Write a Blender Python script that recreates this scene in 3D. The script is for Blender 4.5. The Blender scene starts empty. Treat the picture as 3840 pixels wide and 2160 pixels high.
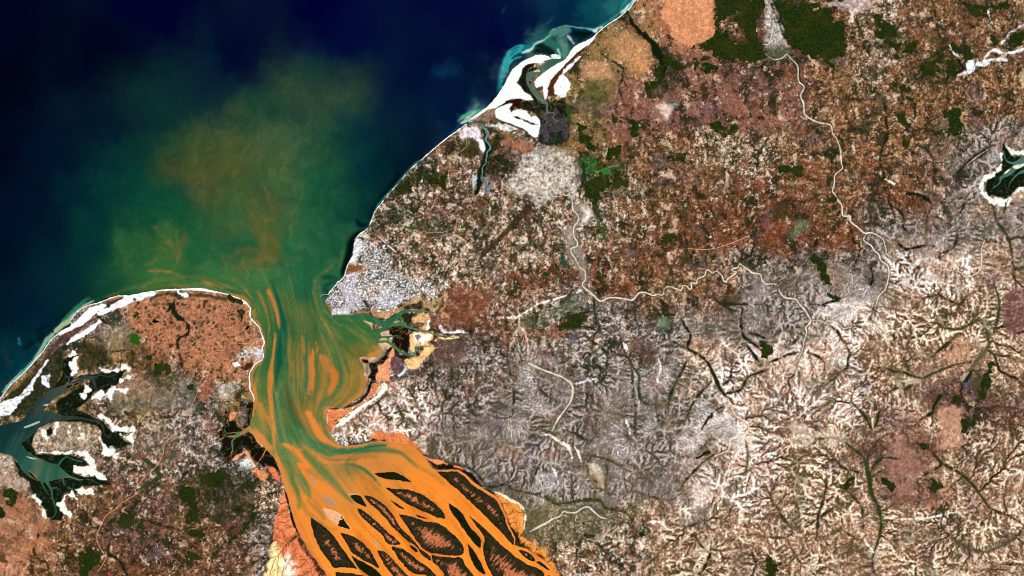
import bpy, math, random, heapq
import numpy as np

# ------------------------------------------------------------------ scale
# 1 Blender unit = 100 map px; map px run x right, y down, frame 3840 x 2160
random.seed(7)
RNG = np.random.default_rng(11)
SC = bpy.context.scene
COL = SC.collection
KEXP = 1.25          # display value of a white Lambert surface in full sun


def WX(x): return (np.asarray(x, dtype=np.float64) - 1920.0) / 100.0
def WY(y): return (1080.0 - np.asarray(y, dtype=np.float64)) / 100.0


def lin(c):
    c = np.asarray(c, dtype=np.float64) / 255.0
    l = np.where(c <= 0.04045, c / 12.92, ((c + 0.055) / 1.055) ** 2.4)
    return np.clip(l / KEXP, 0.0, 0.88)


# ------------------------------------------------------------------ survey sheets (traced map sheets: origin x, origin y, scale)
T = {'A': (0, 1000, 2.6833), 'B': (0, 1540, 2.3375), 'C': (900, 1700, 3.15), 'D': (1500, 1700, 3.15),
     'E1': (1760, 0, 4), 'E2': (1640, 300, 4), 'E3': (1200, 600, 4), 'E4': (1100, 900, 4), 'E5': (1100, 1240, 4),
     'E6': (760, 1040, 4), 'E7': (800, 1400, 4), 'F1': (1900, 0, 2.6536), 'F2': (2870, 0, 2.6536),
     'F3': (1900, 540, 2.6536), 'F4': (2870, 540, 2.6536), 'F5': (1900, 1080, 2.6536), 'F6': (2870, 1080, 2.6536),
     'F7': (1900, 1614, 2.6536), 'F8': (2870, 1614, 1.5), 'S': (0, 0, 1.0),
     'G': (0, 0, 0.75363), 'H': (400, 500, 1.49794)}


def P(sheet, s, r=None):
    """points of a traced line: 'x,y[,r] x,y ...' on one sheet; several sheets may be joined with '|SHEET' tokens"""
    out, last = [], r
    ox, oy, k = T[sheet]
    for tok in s.split():
        if tok[0] == '|':
            ox, oy, k = T[tok[1:]]
            continue
        v = [float(q) for q in tok.split(',')]
        x, y = ox + v[0] / k, oy + v[1] / k
        if len(v) > 2:
            last = v[2] / k
        out.append((x, y) if last is None and r is None and len(v) < 3 else (x, y, last))
    n = max(len(o) for o in out)
    if n == 3:
        f = next(o[2] for o in out if len(o) == 3)
        out = [o if len(o) == 3 else (o[0], o[1], f) for o in out]
    return np.array(out)


def spline(p, step=6.0):
    """Catmull-Rom through the points"""
    n = len(p)
    if n < 3:
        return p
    q = np.vstack([2 * p[0] - p[1], p, 2 * p[-1] - p[-2]])
    res = []
    for i in range(1, n):
        a, b, c, d = q[i - 1], q[i], q[i + 1], q[i + 2]
        m = max(2, int(np.hypot(*(c - b)[:2]) / step))
        t = np.linspace(0, 1, m, endpoint=False)[:, None]
        res.append(0.5 * ((2 * b) + (c - a) * t + (2 * a - 5 * b + 4 * c - d) * t ** 2 + (3 * b - a - 3 * c + d) * t ** 3))
    res.append(p[-1:])
    r = np.vstack(res)
    if r.shape[1] > 2:
        r[:, 2] = np.maximum(r[:, 2], 0.3)
    return r


def loop_spline(p, step=5.0):
    n = len(p)
    q = np.vstack([p[-1], p, p[0], p[1]])
    res = []
    for i in range(1, n + 1):
        a, b, c, d = q[i - 1], q[i], q[i + 1], q[i + 2]
        m = max(2, int(np.hypot(*(c - b)[:2]) / step))
        t = np.linspace(0, 1, m, endpoint=False)[:, None]
        # tension 0.6 keeps the pointed tips
        k = 0.6
        h00 = 2 * t ** 3 - 3 * t ** 2 + 1; h10 = t ** 3 - 2 * t ** 2 + t
        h01 = -2 * t ** 3 + 3 * t ** 2; h11 = t ** 3 - t ** 2
        res.append(h00 * b + h10 * k * 0.5 * (c - a) + h01 * c + h11 * k * 0.5 * (d - b))
    return np.vstack(res)


# ------------------------------------------------------------------ noise
_PERM = np.random.default_rng(5).permutation(512).astype(np.int64)
_GA = np.random.default_rng(6).random(512) * 2 * np.pi
_GX, _GY = np.cos(_GA).astype(np.float32), np.sin(_GA).astype(np.float32)


def perlin(x, y):
    xi = np.floor(x).astype(np.int64); yi = np.floor(y).astype(np.int64)
    xf = (x - xi).astype(np.float32); yf = (y - yi).astype(np.float32)
    u = xf * xf * xf * (xf * (xf * 6 - 15) + 10); v = yf * yf * yf * (yf * (yf * 6 - 15) + 10)
    def g(ix, iy, dx, dy):
        h = _PERM[(_PERM[ix & 511] + iy) & 511]
        return _GX[h] * dx + _GY[h] * dy
    a = g(xi, yi, xf, yf); b = g(xi + 1, yi, xf - 1, yf)
    c = g(xi, yi + 1, xf, yf - 1); d = g(xi + 1, yi + 1, xf - 1, yf - 1)
    return (a + u * (b - a) + v * ((c + u * (d - c)) - (a + u * (b - a)))) * 1.5


def fbm(x, y, size, octv=4, gain=0.5, seed=0):
    s, amp, tot = 0.0, 1.0, 0.0
    f = 1.0 / size
    for o in range(octv):
        s = s + amp * perlin(x * f + 17.3 * seed + 5.1 * o, y * f - 9.7 * seed + 3.7 * o)
        tot += amp
        amp *= gain; f *= 2.03
    return s / tot * 1.6


def sstep(a, b, x):
    t = np.clip((x - a) / (b - a), 0, 1)
    return t * t * (3 - 2 * t)


def boxblur(a, r):
    if r < 1:
        return a
    for ax in (0, 1):
        p = np.pad(a, [(r + 1, r) if i == ax else (0, 0) for i in range(2)], mode='edge')
        c = np.cumsum(p, axis=ax, dtype=np.float64)
        n = a.shape[ax]
        a = (np.take(c, np.arange(2 * r + 1, 2 * r + 1 + n), axis=ax) - np.take(c, np.arange(0, n), axis=ax)) / (2 * r + 1)
    return a.astype(np.float32)


# ------------------------------------------------------------------ grids
class Grid:
    def __init__(s, xs, ys):
        s.xs = np.asarray(xs, dtype=np.float64); s.ys = np.asarray(ys, dtype=np.float64)
        s.W, s.H = len(s.xs), len(s.ys)
        s.X, s.Y = np.meshgrid(s.xs.astype(np.float32), s.ys.astype(np.float32))

    def win(s, x0, y0, x1, y1):
        i0, i1 = np.searchsorted(s.xs, [x0, x1]); j0, j1 = np.searchsorted(s.ys, [y0, y1])
        return slice(max(0, j0 - 1), min(s.H, j1 + 1)), slice(max(0, i0 - 1), min(s.W, i1 + 1))

    def sample(s, a, x, y):
        """bilinear lookup of array a at map px"""
        fx = np.interp(x, s.xs, np.arange(s.W)); fy = np.interp(y, s.ys, np.arange(s.H))
        i = np.clip(fx.astype(int), 0, s.W - 2); j = np.clip(fy.astype(int), 0, s.H - 2)
        u = fx - i; v = fy - j
        if a.ndim == 3:
            u = u[..., None]; v = v[..., None]
        return (a[j, i] * (1 - u) + a[j, i + 1] * u) * (1 - v) + (a[j + 1, i] * (1 - u) + a[j + 1, i + 1] * u) * v


def dist_line(g, p, pad, closed=False):
    """window, distance to a polyline (minus its radius when the points carry one)"""
    q = np.vstack([p, p[:1]]) if closed else p
    m = pad + (q[:, 2].max() if q.shape[1] > 2 else 0)
    w = g.win(q[:, 0].min() - m, q[:, 1].min() - m, q[:, 0].max() + m, q[:, 1].max() + m)
    D = np.full((w[0].stop - w[0].start, w[1].stop - w[1].start), 1e3, dtype=np.float32)
    if D.size == 0:
        return w, D
    ox, oy = w[1].start, w[0].start
    for a, b in zip(q[:-1], q[1:]):
        x0, x1 = min(a[0], b[0]) - m, max(a[0], b[0]) + m
        y0, y1 = min(a[1], b[1]) - m, max(a[1], b[1]) + m
        ww = g.win(x0, y0, x1, y1)
        X = g.X[ww]; Y = g.Y[ww]
        if X.size == 0:
            continue
        dx, dy = b[0] - a[0], b[1] - a[1]
        L = dx * dx + dy * dy + 1e-9
        t = np.clip(((X - a[0]) * dx + (Y - a[1]) * dy) / L, 0, 1)
        d = np.hypot(X - a[0] - t * dx, Y - a[1] - t * dy)
        if q.shape[1] > 2:
            d = d - (a[2] + t * (b[2] - a[2]))
        lw = (slice(ww[0].start - oy, ww[0].stop - oy), slice(ww[1].start - ox, ww[1].stop - ox))
        D[lw] = np.minimum(D[lw], d)
    return w, D


def inside(g, p, w=None):
    if w is None:
        w = (slice(0, g.H), slice(0, g.W))
    xs = g.xs[w[1]]; ys = g.ys[w[0]]
    t = np.zeros((len(ys), len(xs) + 1), dtype=np.int32)
    q = np.vstack([p, p[:1]])
    for a, b in zip(q[:-1], q[1:]):
        if a[1] == b[1]:
            continue
        lo, hi = (a, b) if a[1] < b[1] else (b, a)
        j0, j1 = np.searchsorted(ys, [lo[1], hi[1]])
        if j1 <= j0:
            continue
        yy = ys[j0:j1]
        xc = lo[0] + (yy - lo[1]) / (hi[1] - lo[1]) * (hi[0] - lo[0])
        np.add.at(t, (np.arange(j0, j1), np.searchsorted(xs, xc)), 1)
    return (np.cumsum(t, axis=1)[:, :-1] % 2).astype(bool)


def sdf_poly(g, p, pad=60):
    """window, signed distance (positive inside)"""
    p = p[:, :2]
    w, D = dist_line(g, p, pad, closed=True)
    return w, np.where(inside(g, p, w), D, -D)


# ------------------------------------------------------------------ coasts
EAST = P('E1', "2490,0 2440,60 2400,130 2340,175 2270,235 2190,290 2100,345 2000,420 1920,490 1870,545 1740,620 1640,660 1590,690 "
         "1550,730 1510,780 1480,840 1400,872 1225,880 1180,840 1080,820 1000,830 900,870 800,920 720,980 650,1040 610,1110 570,1170 540,1240 500,1310 450,1390 415,1448 "
         "|E2 1000,70 960,140 900,230 830,320 750,400 680,455 600,510 520,560 480,590 470,650 420,665 360,710 280,770 190,830 100,900 0,980 "
         "|E3 1440,60 1380,110 1300,190 1220,290 1150,370 1100,430 1020,510 980,560 920,640 870,700 820,765 800,820 770,890 745,960 720,1010 680,1050 610,1090 560,1140 525,1190 510,1250 505,1320 490,1390 "
         "|E4 930,10 912,80 905,160 890,230 850,300 815,370 790,430 770,500 750,560 700,610 655,630 650,655 600,710 550,760 520,810")
MID = P('E4', "525,850 500,890 470,930 520,970 570,1020 575,1070 570,1140 600,1120 640,1125 750,1130 850,1120 950,1110 1050,1090 1130,1110 1180,1140 "
        "1010,1170 1060,1220 1130,1270 1170,1330 1200,1370 1290,1380 1310,1420 "
        "|E5 1330,40 1310,90 1290,140 1270,190 1290,240 1320,290 1310,340 1280,390 1200,400 1120,390 1030,390 985,410 990,450 1040,500 1060,560 1060,640 1060,700 1110,740 1110,780 1080,850 1060,920 1020,980 940,1030 850,1090 770,1140 650,1160 540,1170 505,1180 500,1250 500,1330 500,1400 "
        "|E7 1700,640 1700,770 1740,850 1780,940 1830,1010 1880,1060 1960,1085 2000,1095 2040,1080 2150,1070 2250,1050 2350,1030 2450,1020 2576,1020 "
        "|S 1500,1658 1550,1672 1580,1700 |D 310,70 350,130 390,180 425,197 530,197 620,187 710,202 780,250 860,330 960,400 1060,460 1140,510 1180,570 1215,650 1255,740 1275,830 1325,920 1365,1000 1355,1085 1420,1105 1500,1125 1600,1200 1700,1260 1780,1340 1850,1430 1870,1449 ")
FAR = 9000.0
LAND_E = np.vstack([np.array([[2420, -200], [2700, -FAR]])[::-1], EAST, MID, [[2250, 2430], [5200, FAR], [FAR, FAR], [FAR, -FAR]]])
WEST = P('A', "0,1320 50,1260 110,1180 200,1100 300,1000 370,920 430,850 490,760 550,700 610,650 700,605 720,580 700,560 740,490 790,440 840,405 900,380 980,365 1060,335 1130,305 1190,290 1300,290 1400,270 1500,250 1620,235 1750,225 1880,222 1970,215 2050,222 2130,240 "
         "|E6 380,250 490,290 560,320 640,360 690,410 730,470 715,520 720,600 770,660 830,720 860,750 880,830 910,900 930,990 900,1050 910,1130 915,1190 890,1240 830,1280 780,1320 745,1380 "
         "|E7 550,0 545,80 555,170 555,240 590,300 615,370 610,420 600,500 585,600 565,710 550,770")
WEST2 = P('E7', "545,830 530,870 560,880 620,960 690,1050 760,1110 800,1150 850,1200 900,1260 950,1340 "
          "|C 465,195 490,270 510,350 530,420 555,480 575,560 600,660 630,760 660,860 690,930 740,1020 790,1100 850,1200 920,1290 980,1370 1040,1449")
LAND_W = np.vstack([[[-FAR, 3500], [-500, 1850]], WEST, WEST2, [[1330, 2430], [3000, FAR], [-FAR, FAR]]])

INLET_W = P('B', "-1400,140 0,130 80,110 170,95 215,60 250,0 420,0 500,20 560,45 650,45 760,65 860,85 910,130 920,200 960,228 1000,232 960,245 915,220 895,160 880,115 800,90 690,75 560,85 460,85 400,110 340,150 290,210 230,260 190,285 200,320 250,370 330,410 420,450 510,475 545,510 600,560 690,598 760,603 690,614 600,587 480,607 430,622 460,690 470,770 492,850 480,850 455,770 440,700 400,632 330,617 250,580 190,520 150,450 110,400 60,385 0,370 -1400,500")
CHANNELS = [P('E1', s) for s in (
    "1330,480,60 1390,560,55 1420,640,58 1445,720,55 1430,800,55 1380,870,45 1250,930,55 1150,1000,55 1050,1060,55 960,1080,60 900,1160,50 905,1240,45 950,1340,42 1010,1420,38",
    )] + [P('E2', s) for s in (
    "1380,30,45 1420,130,40 1490,220,38 1550,290,36 1630,340,26 1650,400,15 1645,470,14 1700,495,10 1765,495,8 1735,560,8 1790,615,7 1830,610,5 1750,650,4 1680,670,4",
    "455,660,22 560,640,18 640,640,16 680,700,18 740,760,18 765,800,16 730,870,16 740,920,14 780,970,14 795,1030,14 745,1080,13 745,1150,11 725,1200,10 735,1240,10 690,1290,9 675,1340,8 680,1390,7 665,1448,6",
    "1600,330,6 1530,370,5 1500,410,4 1440,420,3", "1645,480,5 1600,520,5 1640,540,4 1600,600,3")] + [P('E3', s) for s in (
    "2490,0,8 2490,50,6 2440,90,5 2430,150,5 2430,230,5 2420,270,4",)] + [P('E4', s) for s in (
    "1000,1150,38 1150,1190,42 1300,1240,42 1400,1240,38 1500,1190,38 1580,1130,33 1640,1075,24 1750,1065,20 1900,1070,17 2000,1070,14 2080,1090,9 2160,1060,6 2200,980,4",
    "1150,1400,35 1300,1360,33 1430,1300,24 1520,1265,22 1620,1270,26 1700,1300,19 1800,1330,15 1950,1360,14 2080,1400,14 2150,1430,12 |E5 2160,80,10 2230,65,8 2350,95,8 2480,90,7 2490,65,6 2576,60,6",
    "1590,1140,24 1640,1210,19 1660,1270,16")] + [P('E5', s) for s in (
    "1250,100,20 1400,95,14 1500,85,10 1560,70,7", "1560,70,5 1620,100,4 1650,130,3",
    "1250,170,20 1390,165,18 1450,190,22 1530,250,22 1600,310,18 1700,360,16 1770,385,16 1820,360,14 1830,290,13 1870,250,10 1960,230,8 2030,235,5 2080,180,4",
    "1410,100,9 1435,160,10", "1060,690,5 1110,722,5 1170,720,5 1200,755,4 1290,780,3")] + [P('A', s) for s in (
    "400,1400,56 500,1310,46 620,1240,38 720,1195,34 800,1150,26 850,1112,20 900,1110,15 940,1140,15 960,1200,10 980,1240,7 1010,1220,6 1050,1190,4",
    "850,1105,14 960,1105,8 1010,1090,6 1100,1110,6 1150,1080,4", "650,1080,5 690,1120,6 690,1160,6")] + [P('B', s) for s in (
    "510,480,12 545,430,10 590,405,7 650,430,6 720,445,4", "760,605,6 820,610,4 870,650,3", "555,605,6 570,660,4 640,690,3",
    "450,680,6 510,680,4 530,730,3", "490,850,5 490,900,3 440,960,2", "360,620,8 395,690,5 430,740,3")] + [P('F4', s) for s in (
    "2900,60,60 2700,120,55 2574,170,48 2500,220,34 2430,290,20 2350,335,15 2330,390,8 2260,440,5",
    "2574,170,20 2450,190,12 2390,150,7 2370,70,5", "2574,270,20 2510,300,9 2440,380,6 2420,430,4")] + [P('E7', s) for s in (
    "560,800,26 480,860,26 420,900,26 340,950,18 280,1030,12 290,1120,10 270,1200,7 220,1290,4", "400,895,14 280,890,9 220,905,7 170,850,6 210,720,5 220,640,4",
    "790,1140,7 740,1240,6 690,1310,4")] + [P('C', s) for s in ("690,930,4 620,990,4 560,1060,3",)]

# ------------------------------------------------------------------ land survey: sheds, rivers, woods, flats
PAL = {  # crest, slope, hollow (map colours), relief contrast, mottle
    'b': ((206, 160, 112), (124, 86, 58), (46, 46, 20), .55, 1.0),
    'r': ((176, 128, 100), (122, 72, 44), (54, 42, 22), .55, 1.0),
    'p': ((198, 146, 116), (146, 98, 80), (86, 58, 52), .30, .8),
    't': ((246, 224, 196), (142, 106, 78), (40, 48, 20), .45, 1.5),
    'g': ((192, 184, 176), (130, 113, 99), (64, 58, 30), 1.22, .52),
    'w': ((255, 252, 244), (214, 172, 144), (50, 44, 22), 1.5, .72),
    'c': ((252, 232, 204), (172, 126, 94), (56, 52, 24), 1.12, .95),
    'o': ((225, 160, 114), (186, 124, 88), (120, 86, 58), .25, .55),
    'm': ((172, 130, 104), (106, 74, 62), (40, 42, 22), .55, 1.05),
    'k': ((196, 150, 98), (136, 110, 66), (72, 78, 34), .35, .75),
    'l': ((222, 212, 204), (124, 104, 92), (44, 50, 26), .8, 1.2),
}
SHEDS = """
kkkkkkkkkkkkkkkoommbtbbb
kkkkkkkkkkkkkkkppmmbtbbb
kkkkkkkkkkkkkkpppppbbbbb
kkkkkkkkkttmlkbbttbbbbgg
kkkkkkktttmttttbbrrbrrgc
kkkkktttttttttbrrrrrggggc
oooooottttttrrrbbggggwwcc
klloootttmmrtllggggwwcccm
kkkoooolllllggggcwwwccccc
kktklklwwwgggggggwwwccmmc
ttttllmwwwggggggwwccmpccc
obbmmmtlggggggggwwcccpccc
obmmbmglllkkkttcccccccccc
obrrrrggllccccccccccccccc
""".split()

RIVERS = [  # sand-bed rivers, half-width in sheet px
    P('F3', "430,460,4 445,500,6 460,515,6 |F3 530,525,4 560,505,4 600,512,6 620,500,7 645,540,5 655,600,6 655,640,7 690,690,7 715,730,8 705,780,8 672,820,8 665,870,8 668,920,8 700,970,9 700,1020,9 650,1035,9 640,1060,8 650,1095,7 690,1150,5 720,1220,5 780,1270,5 785,1340,6 760,1380,9 758,1410,11 790,1449,11 "
      "|F5 830,40,11 880,90,12 930,130,13 1000,105,11 1050,95,10 1150,105,10 1250,120,11 1290,75,10 1320,50,9 1380,45,9 1460,75,9 1500,62,8 1550,70,9 1570,10,8"),
    P('F3', "1565,1445,9 1600,1420,8 1650,1425,8 1690,1442,8 1735,1455,8 1752,1410,7 1790,1415,7 1825,1445,8 1840,1420,7 1835,1382,7 1890,1390,7 1900,1340,7 1970,1310,8 1985,1262,8 2010,1255,8 2050,1285,8 2090,1265,8 2140,1310,8 2155,1355,8 2185,1372,9 2200,1340,8 2250,1310,7 2285,1272,6 2240,1262,6 2250,1240,7 2300,1230,7 2320,1192,8 2350,1215,8 2420,1260,10 2440,1280,8 2525,1300,8 2540,1350,8 2574,1392,8 |F4 70,1390,8 110,1400,7"),
    P('F6', "130,0,5 155,60,14 200,95,14 300,110,10 330,150,10 400,230,10 450,320,11 440,350,9 400,400,9 410,450,7 380,540,7 375,600,6 340,680,5 300,760,3"),
    P('F6', "450,325,3 540,320,3 600,350,6 610,328,6 700,340,6 770,400,4 860,390,3"),
    P('F2', "-20,440,3 40,430,6 70,300,6 85,200,4"),
    P('F2', "0,540,3 80,590,5 170,580,6 210,540,5 250,580,4 320,660,7 330,800,8 385,870,9 350,950,10 380,1030,10 390,1130,10 450,1185,10 530,1220,9 590,1230,9 650,1250,7 670,1330,5 710,1380,5 735,1449,5 |F4 750,80,8 755,200,7 770,240,5 690,310,5 690,380,7 670,470,9 700,510,7 720,560,8 760,610,9 770,710,10 840,720,12 850,770,12 930,840,11 990,890,10 1040,880,7 1100,900,6 1170,950,7 1200,1050,6 1210,1100,6 1310,1160,4"),
    P('F4', "1000,900,7 980,960,5 1050,1010,7 1090,1070,9 1130,1100,10 1150,1160,10 1220,1220,9 1225,1330,7 1190,1449,6 |F6 1130,80,6 1090,190,4"),
    P('F7', "230,1010,6 300,970,16 380,930,17 460,880,13 540,850,12 560,810,11 640,820,10 700,810,9 760,770,10 820,765,12 870,810,11 930,860,11 990,880,9"),
    P('F7', "2390,0,9 2360,60,9 2300,60,9 2230,90,9 2220,160,8 2200,200,7 2130,230,6 2070,260,4"),
    P('F5', "2200,1090,5 2240,1200,6 2290,1280,8 2380,1330,9 2410,1380,9 2380,1449,9"),
    P('F5', "220,750,9 310,790,12 400,830,10 560,890,10 650,970,14 650,1090,11 590,1200,7 520,1290,9 490,1340,8 450,1430,6"),
    P('F4', "2180,960,8 2150,1050,5 2150,1160,6 2130,1260,8 2060,1310,5 1980,1320,5 1920,1270,4 1700,1235,3"),
]
WASHES = [  # dry sandy washes, part of the ground
    P('F5', "-60,290,4 60,300,5 130,275,5 240,205,6 330,155,5 450,120,4 620,60,4 750,20,4"), P('F5', "60,275,5 120,300,6 130,390,6 180,430,6 210,570,6 215,700,6"),
    P('F7', "680,170,9 710,220,9 740,310,5"), P('F7', "455,370,7 490,450,7 520,530,4"),
    P('F5', "1150,520,4 1185,590,12 1190,640,6"),P('F5', "1510,700,6 1530,800,6 1500,900,7 1505,980,5"),P('F5', "1175,1290,6 1210,1380,7 1230,1449,7"),
    P('F7', "2250,520,3 2290,455,4 2370,470,4 2390,440,3"),
    P('F2', "2200,70,3 2230,160,4 2260,240,3"),
    P('F2', "1830,450,4 1880,530,5 1920,560,3"), P('F4', "1190,350,5 1280,400,8 1300,440,5"),
    P('F5', "650,960,5 740,940,5 830,920,7 900,890,4"),
    P('F8', "552,580,2 560,620,4 590,660,5 605,685,4"), P('F8', "760,500,2 860,495,4 920,490,3 1000,475,3 1100,450,2"),
    P('F7', "1410,920,4 1430,910,6 1530,915,8 1600,980,7 1680,1005,4"),
    P('F7', "380,40,9 440,50,9 480,80,9 560,130,12 610,160,16 640,220,9 660,280,4"),
]
ROADS = [
    P('A', "2310,380,2 2280,460 2290,560 2300,650 2310,700 2360,770"),
    P('A', "2520,775,2 2360,770 2290,790 2230,840 2150,850 2080,900 2070,960 2120,1010 2090,1080 2020,1150 1990,1230 1980,1290 1940,1370 1910,1449 "
      "|B 1650,110,2.4 1580,170 1450,280 1430,380 1360,500 1260,590 1190,690 1180,740 1080,800 1000,870 930,920 890,1000 860,1060 850,1120 870,1190 910,1250 920,1310 860,1410"),
    P('E2', "470,740,3 440,880 430,1000 320,1095 225,1140 200,1250 175,1358 |E3 1935,160,3 1925,260 1900,420 1780,510 1740,580 1685,700"),
    P('E3', "1750,30,2.4 1860,120 1935,160 2120,155"), P('E3', "1240,1340,2.4 1340,1230 1400,1130"), P('E3', "1400,1260,2.4 1530,1150 1600,1090 1700,1085 1850,1090"),
    P('F5', "50,270,3 120,300,4 130,390,4 180,430,4 210,570,4 215,700,3"),
    P('F3', "2420,910,3 2300,960 2110,1030 1960,1050 1800,1040"),
    P('F3', "330,1300,2.4 410,1240 420,1100 415,940 430,860"),
    P('E4', "905,690,3 935,610 960,540 1060,470 1200,400"), P('E4', "640,1060,3 800,1040 900,960 1000,900 1120,880"), P('E4', "1060,700,2.4 1250,700 1400,690 1500,640"),
    P('E4', "2560,720,2.5 2370,650 2440,570 2300,440"),
]
WOODS = [  # (name of stand, sheet, outline)
    ('g', P('F2', "90,0 560,40 440,100 600,80 680,110 700,200 800,230 780,300 800,400 820,450 790,540 760,560 690,570 640,600 720,690 680,680 610,620 560,590 480,590 400,540 310,490 250,480 200,380 190,280 130,210 130,120"), "broad dark green forest block with a straight lower edge east of the grey valley"),
    ('g', P('F1', "2070,60 2140,-200 2420,-200 2440,100 2300,130 2180,180 2130,240 2120,330 2020,420 1900,470 1870,480 1900,440 2000,400 2090,340 2090,250 2060,160"), "dark green forest wrapping round the east side of the bare orange plateau"),
    ('g', P('F1', "2440,-200 2574,-100 2574,60 2540,130 2480,230 2500,330 2500,420 2400,430 2350,300 2280,230 2200,190 2300,130 2430,120"), "dark green forest along the west side of the grey valley at the top"),
    ('g', P('F1', "2100,300 2200,300 2200,390 2300,430 2400,430 2500,420 2540,480 2574,560 2480,620 2300,600 2200,600 2080,590 2040,520 1900,500 1880,480 2000,430"), "ragged dark forest with brown clearings south of the orange plateau"),
    ('g', P('F1', "1830,570 1900,580 1960,550 2030,570 1990,600 1920,620 1890,680 1880,740 1850,740 1870,660 1890,620"), "thin forked dark forest on pink ground left of the anvil shaped wood"),
    ('g', P('F1', "1960,620 2060,640 2130,690 2060,700 2010,740 1980,740 1930,690 1960,680"), "small anvil shaped dark wood on pink ground"),
    ('g', P('F1', "700,1230 760,1240 810,1270 770,1310 830,1360 850,1430 900,1460 |F3 900,60 800,80 760,20 |F1 710,1390 720,1300"), "upright dark green wood on the west edge of the pink plain above the white flood plain"),
    ('g', P('F4', "440,1140 490,1080 560,1140 610,1210 620,1300 660,1400 580,1390 530,1330 530,1240"), "slanting dark green wood among the grey gullied hills"),
    ('g', P('F2', "1060,170 1160,140 1180,200 1270,250 1300,300 1290,390 1200,370 1150,410 1090,360 1090,310 1170,290 1080,230"), "hooked dark wood on the brown plain right of the big forest block"),
    ('g', P('F2', "1190,390 1290,430 1360,430 1330,510 1480,420 1510,450 1450,520 1350,540 1290,500 1210,460"), "crescent dark wood below the hooked wood on the brown plain"),
    ('g', P('F2', "1500,680 1560,650 1650,620 1740,550 1760,600 1690,660 1660,740 1560,760 1530,700"), "diagonal dark wood left of the white sand patch on the brown plain"),
    ('g', P('F2', "1760,1110 1870,1070 1950,1110 1940,1170 1950,1230 1930,1350 1880,1370 1830,1330 1820,1200 1770,1150"), "dark upright wood on the brown plain left of the far right inlet"),
    ('g', P('B', "1560,700 1650,660 1700,700 1730,850 1750,920 1740,960 1630,1000 1620,920 1690,860 1640,800 1590,790"), "dark wood on the brown land west of the orange tidal flats"),
    ('g', P('B', "700,1270 790,1180 880,1270 880,1340 780,1390 750,1520 690,1520"), "dark wood on the bottom edge of the brown land in the south west"),
    ('g', P('B', "1010,960 1080,910 1190,960 1170,1040 1100,1020 1030,1000"), "small round dark wood in the middle of the south western land"),
]
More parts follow.
